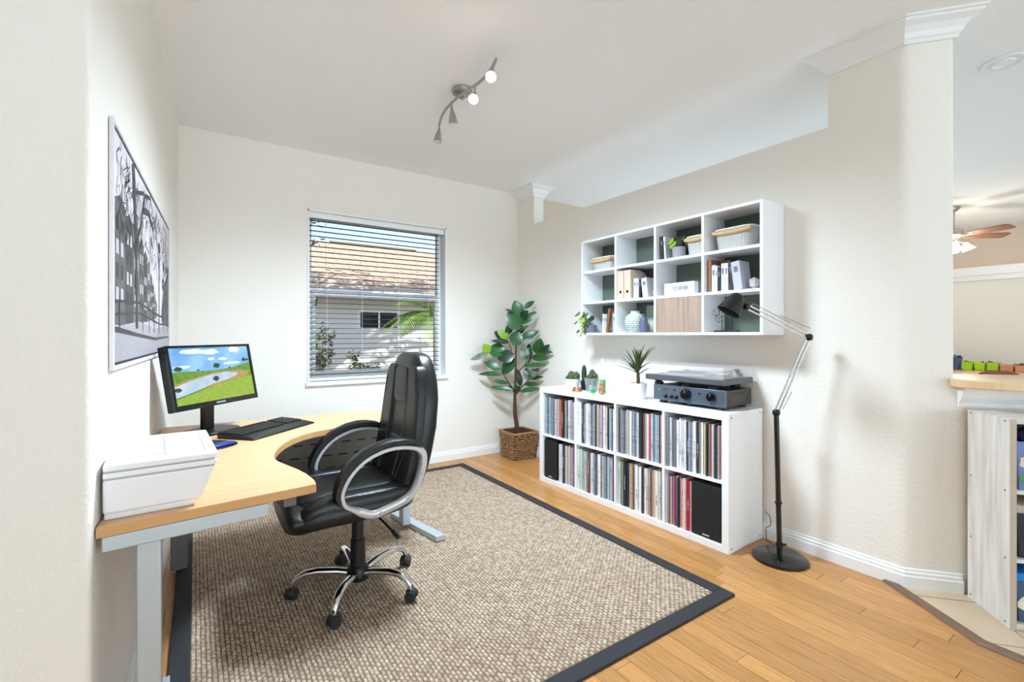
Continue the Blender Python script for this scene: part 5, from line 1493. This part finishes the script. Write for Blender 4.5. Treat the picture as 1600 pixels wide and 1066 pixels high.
bang = math.atan2(cdir.y, cdir.x)
bcs = thing('bookcase', 'whitewashed wooden bookcase standing against the breakfast bar', 'bookcase', (2.841, 0.457, 0.0062), bang)
BW, BD, BH, b_t = 0.78, 0.268, 0.886, 0.016
spn = MB().box(0, b_t, 0.0, BD, 0, BH).build('side_panel', M_white_wood, bcs)
MB().box(BW - b_t, BW, 0.0, BD, 0, BH).build('side_panel', M_white_wood, bcs)
MB().box(-0.002, b_t + 0.004, -0.003, 0.0, 0, BH).build('edge_band', M_greige, bcs)
MB().box(b_t, BW - b_t, 0, BD, BH - 0.018, BH).build('top_panel', M_white_wood, bcs)
for z in (0.028, 0.300, 0.588): MB().box(b_t, BW - b_t, 0.002, BD - 0.006, z - 0.016, z).build('shelf_board', M_white_wood, bcs)
MB().box(b_t, BW - b_t, 0.01, 0.02, 0, 0.012).build('toe_rail', M_white_wood, bcs)
MB().box(b_t, BW - b_t, BD - 0.006, BD, 0, BH - 0.018).build('back_panel', mat('bookcase_back', (120, 112, 106), 0.7, noise=(6, 0.1)), bcs)
for yy in (0.03, BD - 0.022):
    for zz in (0.02, 0.292, 0.580, BH - 0.010):
        Mx = Matrix.Translation((-0.001, yy, zz)) @ Matrix.Rotation(PI / 2, 4, 'Y')
        MB().lathe([(0.0042, 0), (0.0042, 0.0012)], (0, 0, 0), 10, Mx).build('screw', M_screw, spn)
def BC(x, y, z): return Vector((2.841, 0.457, 0.0062)) + Vector((cdir.x * x - cdir.y * y, cdir.y * x + cdir.x * y, z))
def bin_(x, z, w, d, h, rgb, label, lid=None, art=False):
    t = thing('storage_bin', label, 'storage bin', BC(x + w / 2, 0.010 + d / 2, z + 0.0005), bang)
    m = mat('bin_%d_%d_%d' % rgb, rgb, 0.45, noise=(8, 0.08))
    k = 0.90
    o = [(-1, -1), (1, -1), (1, 1), (-1, 1)]
    V = [(a * w / 2 * k, b * d / 2 * k, 0) for a, b in o] + [(a * w / 2, b * d / 2, h) for a, b in o] + [(a * (w / 2 - .004), b * (d / 2 - .004), h) for a, b in o] + [(a * (w / 2 * k - .004), b * (d / 2 * k - .004), 0.004) for a, b in o]
    MB().add(V, [(3, 2, 1, 0), (12, 13, 14, 15)] + [(4 * r + i, 4 * r + (i + 1) % 4, 4 * r + 4 + (i + 1) % 4, 4 * r + 4 + i) for r in range(3) for i in range(4)]).build('tub', m, t, bevel=0.003)
    if lid: MB().box(-w / 2 - 0.003, w / 2 + 0.003, -d / 2 - 0.003, d / 2 + 0.003, h - 0.004, h + 0.030).build('lid', mat('lid_%d' % lid[0], lid, 0.4, noise=(8, 0.05)), t, bevel=0.005)
    if art:
        f_ = lambda q: -d / 2 * (k + (1 - k) * q / h) - 0.0012
        rg = random.Random(2 + int(z * 10))
        for nm, cx_, cz_, rr, col in art:
            pts = [(cx_ + rr * 1.2 * math.cos(2 * PI * j / 14) * rg.uniform(.75, 1.1), cz_ + rr * math.sin(2 * PI * j / 14) * rg.uniform(.75, 1.1)) for j in range(14)]
            MB().add([(a, f_(b) - (0.0004 if nm != 'sticker' else 0), b) for a, b in pts], [tuple(range(14))]).build(nm, mat('sticker_%d' % col[0], col, 0.5, noise=(60, 0.3)), t)
    return t
bin_(0.026, 0.588, 0.34, 0.235, 0.205, (112, 134, 190), 'periwinkle blue storage bin with stickers on the bookcase top shelf', None, [('sticker', -0.12, 0.12, 0.035, (226, 214, 190)), ('sticker_print', -0.118, 0.125, 0.022, (170, 122, 80)), ('sticker', -0.13, 0.045, 0.024, (90, 150, 90)), ('sticker_print', -0.11, 0.040, 0.014, (60, 110, 170))])
tag(MB().ell((0, 0, 0.03), (0.12, 0.08, 0.035), 0.7, 0.7, 18, 10, lambda q: Vector((q.x, q.y, q.z + 0.006 * math.sin(q.x * 60)))).build('folded_fabric', mat('navy_fabric', (58, 66, 120), 0.9, noise=(40, 0.2)), None, smooth=60, loc=BC(0.19, 0.12, 0.588 + 0.18)), 'crumpled navy fabric heaped in the periwinkle bin', 'fabric')
bin_(0.026, 0.300, 0.34, 0.235, 0.195, (40, 42, 52), 'dark charcoal storage bin with beige lid on middle shelf', (190, 180, 168))
bin_(0.026, 0.028, 0.34, 0.235, 0.180, (70, 92, 120), 'storage bin with bright blue lid on the bookcase bottom shelf', (30, 130, 205), [('sticker', -0.10, 0.085, 0.052, (232, 228, 206)), ('sticker_print', -0.10, 0.10, 0.024, (150, 110, 70)), ('sticker_print', -0.11, 0.060, 0.016, (206, 170, 60))])

# ------------------------------------------------------------------ room beyond the bar
rc = thing('recessed_light', 'round recessed ceiling light over the breakfast bar', 'ceiling light', (3.772, 0.632, CE))
MB().lathe([(0.072, -0.0005), (0.098, -0.0005), (0.099, -0.004), (0.094, -0.009), (0.076, -0.007), (0.072, -0.002)], n=36).build('trim_ring', M_trim, rc, smooth=40)
MB().lathe([(0.071, -0.0008), (0.071, -0.0015), (0.001, -0.0015)], n=30).build('baffle', mat('baffle_grey', (196, 196, 194), 0.5, noise=(20, 0.05)), rc)
MB().lathe([(0.050, -0.0016), (0.048, -0.010), (0.03, -0.013), (0.001, -0.014)], n=24).build('bulb_face', M_ceram, rc, smooth=50)
FC = at_d(1490, 365, 5.65)
fan = thing('ceiling_fan', 'ceiling fan with brown blades and lit glass shades beyond the bar', 'ceiling fan', (FC.x, FC.y, CE))
FZ = 2.455 - CE
M_brass = mat('fan_metal', (188, 178, 166), 0.3, 0.8, noise=(20, 0.05))
M_blade = mat('fan_blade_walnut', (122, 84, 66), 0.45, noise=(8, 0.15), stretch=(1, 8, 1))
MB().lathe([(0.065, -0.0005), (0.066, -0.01), (0.03, -0.05), (0.012, -0.055), (0.012, FZ + 0.06), (0.001, FZ + 0.06)], n=20).build('downrod', M_brass, fan, smooth=40)
MB().lathe([(0.02, FZ + 0.075), (0.07, FZ + 0.065), (0.095, FZ + 0.035), (0.095, FZ - 0.01), (0.07, FZ - 0.035), (0.05, FZ - 0.06), (0.05, FZ - 0.09), (0.001, FZ - 0.095)], n=24).build('motor', M_brass, fan, smooth=40)
for k in range(5):
    a = math.radians(-7 - 72 * k - 34.06)
    Mb = Matrix.Rotation(a, 4, 'Z')
    bl = MB().prism([(0.17, -0.045), (0.30, -0.062), (0.53, -0.070), (0.575, -0.055), (0.575, 0.050), (0.53, 0.066), (0.30, 0.060), (0.17, 0.045)], -0.004, 0.004)
    bl.xf(Mb @ Matrix.Translation((0, 0, FZ - 0.02)) @ Matrix.Rotation(math.radians(-15), 4, 'X'))
    b_ = bl.build('blade', M_blade, fan)
    MB().tube([tuple(Mb @ Vector((0.08, 0, FZ - 0.015))), tuple(Mb @ Vector((0.14, 0.02, FZ - 0.03))), tuple(Mb @ Vector((0.21, 0.0, FZ - 0.026)))], 0.011, 8, flat=0.6).build('blade_iron', M_brass, b_, smooth=50)
M_shade = mat('lit_glass', (255, 244, 226), 0.4, noise=(10, 0.02), emis=((255, 238, 208), 5))
for k in range(4):
    a = math.radians(20 + 90 * k)
    c = Vector((0.10 * math.cos(a), 0.10 * math.sin(a), FZ - 0.11))
    MB().tube([(0, 0, FZ - 0.08), tuple(c * 0.6 + Vector((0, 0, (FZ - 0.09) * 0.4 + 0.01))), tuple(c)], 0.008, 8).build('light_arm', M_brass, fan, smooth=50)
    q_ = Vector((0.4 * math.cos(a), 0.4 * math.sin(a), -1)).normalized().to_track_quat('Z', 'Y').to_matrix().to_4x4()
    MB().lathe([(0.020, 0), (0.028, 0.02), (0.045, 0.06), (0.066, 0.09), (0.064, 0.09), (0.043, 0.06), (0.001, 0.02)], (0, 0, 0), 20, Matrix.Translation(c) @ q_).build('glass_shade', M_shade, fan, smooth=50)
lamp('fan_light', 'POINT', (FC.x, FC.y, 2.12), 13, (1.0, 0.93, 0.82), shadow_soft_size=0.1)
# toy shelf against the far wall
M_dark = mat('dark_shelf_wood', (60, 46, 46), 0.5, noise=(8, 0.15))
M_mauvewood = mat('mauve_wood', (150, 128, 122), 0.5, noise=(8, 0.15))
ts = thing('toy_shelf', 'low dark shelf of toy bins along the far wall', 'shelf', (9.14, 1.58, 0))
MB().box(-0.22, 0.22, -0.75, 0.75, 0.725, 0.755).build('top_panel', M_mauvewood, ts)
for yy in (-0.75, -0.01, 0.73): MB().box(-0.22, 0.22, yy, yy + 0.02, 0, 0.725).build('upright', M_dark, ts)
for zz in (0.06, 0.38): MB().box(-0.22, 0.22, -0.73, 0.73, zz, zz + 0.02).build('shelf_board', M_dark, ts)
MB().box(0.20, 0.22, -0.73, 0.73, 0.08, 0.725).build('back_panel', M_black, ts)
def tub(y, w, h, d, rgb, label, x=9.02, cat='bin', grp=None):
    t = thing('toy_bin', label, cat, (x, y, 0.7555), 0, grp)
    m = mat('toybin_%d_%d_%d' % rgb, rgb, 0.4, noise=(8, 0.06))
    o = [(-1, -1), (1, -1), (1, 1), (-1, 1)]
    k = 0.84
    V = [(a * d / 2 * k, b * w / 2 * k, 0) for a, b in o] + [(a * d / 2, b * w / 2, h) for a, b in o] + [(a * (d / 2 - .005), b * (w / 2 - .005), h) for a, b in o] + [(a * (d / 2 * k - .005), b * (w / 2 * k - .005), 0.005) for a, b in o]
    MB().add(V, [(3, 2, 1, 0), (12, 13, 14, 15)] + [(4 * r + i, 4 * r + (i + 1) % 4, 4 * r + 4 + (i + 1) % 4, 4 * r + 4 + i) for r in range(3) for i in range(4)]).build('tub', m, t)
    MB().tube([(a * d / 2, b * w / 2, h) for a, b in o], 0.006, 6, closed=True).build('rim', m, t, smooth=50)
    return t
def toy(x, y, z, s, rgb, label, kind=0):
    m = mat('toy_%d_%d_%d' % rgb, rgb, 0.5, noise=(20, 0.1))
    mb = MB()
    if kind == 0: mb.ell((0, 0, s), (s, s * 1.2, s), 0.8, 0.8, 12, 8)
    elif kind == 1: mb.box(-s, s, -s, s, 0, 1.6 * s).ell((0, 0, 1.9 * s), (0.6 * s, 0.6 * s, 0.7 * s), 1, 1, 10, 6)
    else: mb.tube([(0, -s * 1.4, 0), (0, -s, s * 1.6), (0, s * 0.6, s * 2.2), (0, s * 1.6, s * 1.2)], s * 0.4, 7)
    tag(mb.build('toy', m, None, smooth=50, loc=(x, y, z)), label, 'toy')
GR = (176, 222, 40)
for y, lab in ((1.855, 'lime green toy bin nearest the blue-grey box'), (1.735, 'middle one of the three lime green toy bins'), (1.605, 'lime green toy bin nearest the orange bins')):
    tub(y, 0.112, 0.105, 0.16, GR, lab)
tub(2.035, 0.19, 0.165, 0.20, (84, 86, 124), 'blue-grey box at the end of the toy shelf behind column')
tub(1.47, 0.125, 0.085, 0.18, (226, 150, 112), 'orange toy bin beside the lime green bins')
tub(1.335, 0.125, 0.085, 0.18, (232, 156, 120), 'orange toy bin at the right edge of view')
zt_ = 0.7555 + 0.075
for y, s, c, lab, kd_ in ((1.88, 0.022, (150, 110, 80), 'brown toy in the lime bin nearest the box', 2), (1.84, 0.02, (60, 50, 50), 'dark toy in the lime bin nearest the box', 0), (1.755, 0.024, (236, 206, 60), 'yellow toy in the middle lime bin', 0), (1.715, 0.02, (48, 48, 44), 'black toy in the middle lime bin', 1),
                           (1.635, 0.024, (120, 80, 140), 'purple toy arching from the lime bin', 2), (1.60, 0.024, (232, 190, 170), 'pink toy in the lime bin nearest the orange bins', 1), (1.575, 0.016, (50, 60, 60), 'dark toy at edge of the lime bin', 1)):
    toy(9.02, y, zt_, s, c, lab, kd_)
toy(9.02, 1.40, zt_ - 0.01, 0.022, (110, 110, 150), 'violet toy between the orange bins', 0)
toy(9.02, 1.345, zt_ - 0.01, 0.026, (80, 66, 50), 'brown toy in the orange bin at right', 0)
toy(9.02, 2.00, zt_ + 0.08, 0.024, (60, 170, 150), 'teal toy on top of the blue-grey box', 1)
toy(9.02, 1.955, zt_ + 0.08, 0.022, (40, 44, 48), 'black toy on top of the blue-grey box', 0)
toy(9.02, 2.07, zt_ + 0.08, 0.02, (220, 130, 150), 'pink toy on top of the blue-grey box', 0)
# dining table and chairs
tb = thing('dining_table', 'pale round dining table beyond the breakfast bar', 'table', (8.38, 1.50, 0))
MB().lathe([(0.42, 0.73), (0.44, 0.735), (0.44, 0.755), (0.43, 0.76), (0.001, 0.76)], n=40).build('table_top', M_bar, tb, smooth=40)
MB().lathe([(0.28, 0), (0.28, 0.02), (0.05, 0.06), (0.045, 0.66), (0.15, 0.73)], n=24).build('pedestal', M_bar, tb, smooth=40)
M_chairw = mat('chair_brown', (150, 96, 66), 0.5, noise=(10, 0.15))
def dchair(px, d, rz, ztop, label):
    c = at_d(px, 580, d)
    t = thing('dining_chair', label, 'chair', (c.x, c.y, 0), rz)
    MB().box(-0.21, 0.21, -0.21, 0.21, 0.44, 0.465).build('seat', M_chairw, t, bevel=0.006)
    for a in (-0.18, 0.18):
        for b in (-0.18, 0.18): MB().bar((a, b, 0.001), (a * 0.95, b * 0.95, 0.44), 0.035, 0.035, up=(0, 1, 0)).build('leg', M_chairw, t)
    pl = [(-0.19, 0.44), (0.19, 0.44), (0.20, ztop - 0.10), (0.15, ztop - 0.03), (0.07, ztop), (-0.07, ztop), (-0.15, ztop - 0.03), (-0.20, ztop - 0.10)]
    n = len(pl)
    MB().add([(-0.20, a, b) for a, b in pl] + [(-0.175, a, b) for a, b in pl], [tuple(range(n)), tuple(range(2 * n - 1, n - 1, -1))] + [(i, n + i, n + (i + 1) % n, (i + 1) % n) for i in range(n)]).build('backrest', M_chairw, t)
dchair(1518, 4.75, 0.1, 0.83, 'brown dining chair with rounded back nearest the column')
dchair(1560, 5.35, 0.2, 0.85, 'brown dining chair with rounded back, further right at round table')

# ------------------------------------------------------------------ outdoors seen through the window
M_lawn = mat('mulch_gravel', (150, 144, 128), 0.95, noise=(6, 0.2), bump=(60, 0.6))
gl = MB().box(-14, 24, YB + 0.16, 34, -0.30, -0.15).build('ground_outside', M_lawn)
struct(gl)
NY = 11.0
EV = 2.12
nh = thing('neighbour_house', 'white stucco house with tan shingle roof outside the window', 'house', (4.0, NY, -0.15))
MB().box(-7.0, 8.0, 0, 8.0, 0, EV + 0.15 - 0.02).build('wall', M_carton, nh)
M_soff = mat('soffit_grey', (176, 174, 168), 0.7, noise=(4, 0.05))
M_shing = mat('roof_shingle', (198, 176, 156), 0.9, noise=(9, 0.16), rgb2=(172, 146, 124), rand=0.06, stretch=(1, 1, 1))
MB().box(-7.6, 8.6, -0.62, 0.0, EV + 0.13, EV + 0.16).build('soffit', M_soff, nh)
MB().box(-7.6, 8.6, -0.68, -0.60, EV + 0.10, EV + 0.27).build('gutter', M_vinyl, nh, bevel=0.02)
# roof: two slopes, courses of shingles as stepped strips
slope = math.radians(23)
run = 4.6
mb = MB()
zr = EV + 0.15 + run * math.tan(slope)
mb.add([(-7.6, -0.60, EV + 0.15), (8.6, -0.60, EV + 0.15), (8.6, -0.60 + run, zr), (-7.6, -0.60 + run, zr), (8.6, -0.60 + 2 * run, EV + 0.15), (-7.6, -0.60 + 2 * run, EV + 0.15)], [(0, 1, 2, 3), (3, 2, 4, 5)])
rf = mb.build('roof', M_shing, nh)
nc = 22
rg = random.Random(17)
shn = MB()
cr = run / nc
for i in range(nc):
    y0 = -0.62 + i * cr
    zz = EV + 0.15 + (i * cr) * math.tan(slope)
    x = -3.6
    while x < 3.4:
        w = rg.uniform(0.20, 0.34)
        lift = 0.012 + rg.uniform(0, 0.010)
        a = [(x, y0, zz + lift), (x + w - 0.008, y0, zz + lift), (x + w - 0.008, y0 + cr * 1.05, zz + cr * 1.05 * math.tan(slope) + 0.003), (x, y0 + cr * 1.05, zz + cr * 1.05 * math.tan(slope) + 0.003)]
        b = [(p[0], p[1], p[2] - 0.02) for p in a[:2]]
        shn.add(a + b, [(0, 1, 2, 3), (4, 5, 1, 0)])
        x += w
s_ = shn.build('shingles', M_shing, rf)
s_['kind'] = 'stuff'
MB().tube([(-0.6, -0.6 + run, zr + 0.03), (2.2, -0.6 + run, zr + 0.03)], 0.035, 8).build('ridge_vent', mat('ridge_grey', (120, 108, 98), 0.8, noise=(10, 0.1)), rf)
wn_ = MB().box(-0.90, 0.10, -0.04, 0.02, 1.50, 1.98).build('window_frame', M_vinyl, nh)
MB().box(-0.84, 0.04, -0.05, -0.03, 1.56, 1.92).build('pane', mat('dark_pane', (52, 52, 56), 0.1, noise=(3, 0.1)), wn_)
MB().box(-0.42, -0.38, -0.055, -0.03, 1.56, 1.92).build('mullion', M_vinyl, wn_)
# palm
M_frond = mat('palm_frond', (112, 142, 58), 0.5, noise=(4, 0.25), rand=0.3)
M_ptrunk = mat('palm_trunk', (112, 96, 80), 0.9, noise=(20, 0.3), bump=(30, 0.6))
pb_ = Vector((4.35, 8.9, -0.15))
palm = thing('palm_tree', 'small feathery palm with arching green fronds in front of the neighbouring wall', 'palm', pb_)
top_ = Vector((-0.28, 0.0, 1.80))
MB().tube([(0.35, 0, 0), (0.30, 0, 0.5), (0.12, 0, 1.1), (-0.1, 0, 1.5), tuple(top_)], [0.11, 0.09, 0.075, 0.065, 0.06], 10).build('trunk', M_ptrunk, palm, smooth=60)
rg = random.Random(31)
for k in range(17):
    a = 2 * PI * k / 17 + rg.uniform(-.2, .2)
    el = rg.uniform(0.15, 1.15)
    L = rg.uniform(0.85, 1.2)
    dr = Vector((math.cos(a), math.sin(a), 0))
    mb = MB()
    spine = []
    for i in range(9):
        q = i / 8
        spine.append(top_ + dr * (L * q * math.cos(el * (1 - q * 0.4))) + Vector((0, 0, L * (q * math.sin(el) - 0.75 * q * q))))
    mb.tube([tuple(p) for p in spine], [0.012 * (1 - 0.9 * i / 8) + 0.002 for i in range(9)], 4)
    for i in range(1, 26):
        q = i / 26 * 8
        j = min(7, int(q))
        p = spine[j].lerp(spine[j + 1], q - j)
        t = (spine[j + 1] - spine[j]).normalized()
        sd_ = t.cross(Vector((0, 0, 1)))
        if sd_.length < 0.05: sd_ = Vector((-dr.y, dr.x, 0))
        sd_.normalize()
        ll = 0.30 * math.sin(PI * min(0.98, 0.12 + 0.85 * i / 26)) + 0.05
        for sg in (-1, 1):
            tip = p + sd_ * (sg * ll * 0.8) + t * (ll * 0.55) + Vector((0, 0, -ll * 0.35))
            nn = t.cross(sd_ * sg)
            w = 0.012
            mb.add([tuple(p - t * w), tuple(p + t * w), tuple((p + tip) / 2 + t * w + Vector((0, 0, 0.02))), tuple(tip), tuple((p + tip) / 2 - t * w + Vector((0, 0, 0.02)))], [(0, 1, 2, 3, 4)])
    mb.build('frond', M_frond, palm)
# shrub at the wall
M_shrub = mat('shrub_leaf', (96, 112, 70), 0.6, noise=(5, 0.3), rand=0.2, rgb2=(60, 70, 52))
def leaf_cloud(mb, rg, c, rad, n, s):
    for _ in range(n):
        while True:
            q = Vector((rg.uniform(-1, 1), rg.uniform(-1, 1), rg.uniform(-1, 1)))
            if q.length < 1: break
        p = Vector(c) + Vector((q.x * rad[0], q.y * rad[1], q.z * rad[2]))
        d = Vector((rg.uniform(-1, 1), rg.uniform(-1, 1), rg.uniform(-0.6, 0.6))).normalized()
        n2 = d.cross(Vector((rg.uniform(-1, 1), rg.uniform(-1, 1), rg.uniform(-1, 1)))).normalized()
        k = s * rg.uniform(0.6, 1.3)
        mb.add([tuple(p - d * k), tuple(p + n2 * k * 0.42), tuple(p + d * k), tuple(p - n2 * k * 0.42)], [(0, 1, 2, 3)])
    return mb
rg = random.Random(41)
for bx_, by_2, hgt, lab in ((1.9, 9.6, 1.5, 'loose leafy shrub against the neighbouring wall, taller one'), (2.9, 9.7, 0.95, 'low leafy shrub against the neighbouring wall')):
    sb = thing('garden_shrub', lab, 'shrub', (bx_, by_2, -0.15), 0, 'shrubs outside the window')
    mb = MB()
    st = MB()
    for i in range(11):
        a = 2 * PI * i / 11
        tip = Vector((0.38 * math.cos(a) * rg.uniform(.4, 1), 0.3 * math.sin(a), hgt * rg.uniform(0.6, 1.05)))
        st.tube([(0, 0, 0), tuple(tip * 0.5 + Vector((0.02, 0, 0.05))), tuple(tip)], [0.014, 0.009, 0.004], 5)
        for q in (0.45, 0.6, 0.75, 0.9, 1.0): leaf_cloud(mb, rg, tip * q, (0.13, 0.13, 0.11), 13, 0.055)
    st.build('stems', M_ptrunk, sb)
    mb.build('foliage', M_shrub, sb)['kind'] = 'stuff'
# broad tree whose crown stands above the window and dapples the wall
tr = thing('oak_tree', 'leafy tree whose dark branch tips hang into the window top left corner', 'tree', (0.2, 8.2, -0.15))
trk = MB().tube([(0, 0, 0), (0.1, 0.0, 1.6), (0.2, 0, 3.0), (0.5, 0, 4.2)], [0.22, 0.17, 0.14, 0.09], 10)
trk.build('trunk', M_ptrunk, tr, smooth=60)
bm_, lf_ = MB(), MB()
rg = random.Random(51)
for i in range(30):
    ex = Vector((rg.uniform(-0.6, 5.6), rg.uniform(-1.0, 1.2), rg.uniform(4.4, 6.6)))
    s0 = Vector((0.3, 0, 3.2)).lerp(Vector((0.5, 0, 4.2)), rg.random())
    md = s0.lerp(ex, 0.5) + Vector((0, 0, 0.35))
    bm_.tube([tuple(s0), tuple(md), tuple(ex)], [0.06, 0.04, 0.012], 6)
    for q in range(4): leaf_cloud(lf_, rg, ex + Vector((rg.uniform(-.5, .5), rg.uniform(-.5, .5), rg.uniform(-.3, .3))), (0.42, 0.42, 0.26), 9, 0.10)
    leaf_cloud(lf_, rg, md, (0.5, 0.4, 0.25), 9, 0.09)
for z_ in (3.55, 3.25, 2.95):
    ex = Vector((1.32 + 0.05 * (z_ - 3), 0.05, z_))
    bm_.tube([(0.3, 0, 3.6), (0.9, 0.0, z_ + 0.25), tuple(ex)], [0.03, 0.02, 0.006], 5)
    leaf_cloud(lf_, rg, ex, (0.28, 0.2, 0.12), 44, 0.05)
bm_.build('branches', M_ptrunk, tr, smooth=60)
lf_.build('foliage', mat('oak_leaf', (70, 84, 52), 0.6, noise=(4, 0.3), rgb2=(40, 52, 36)), tr)['kind'] = 'stuff'
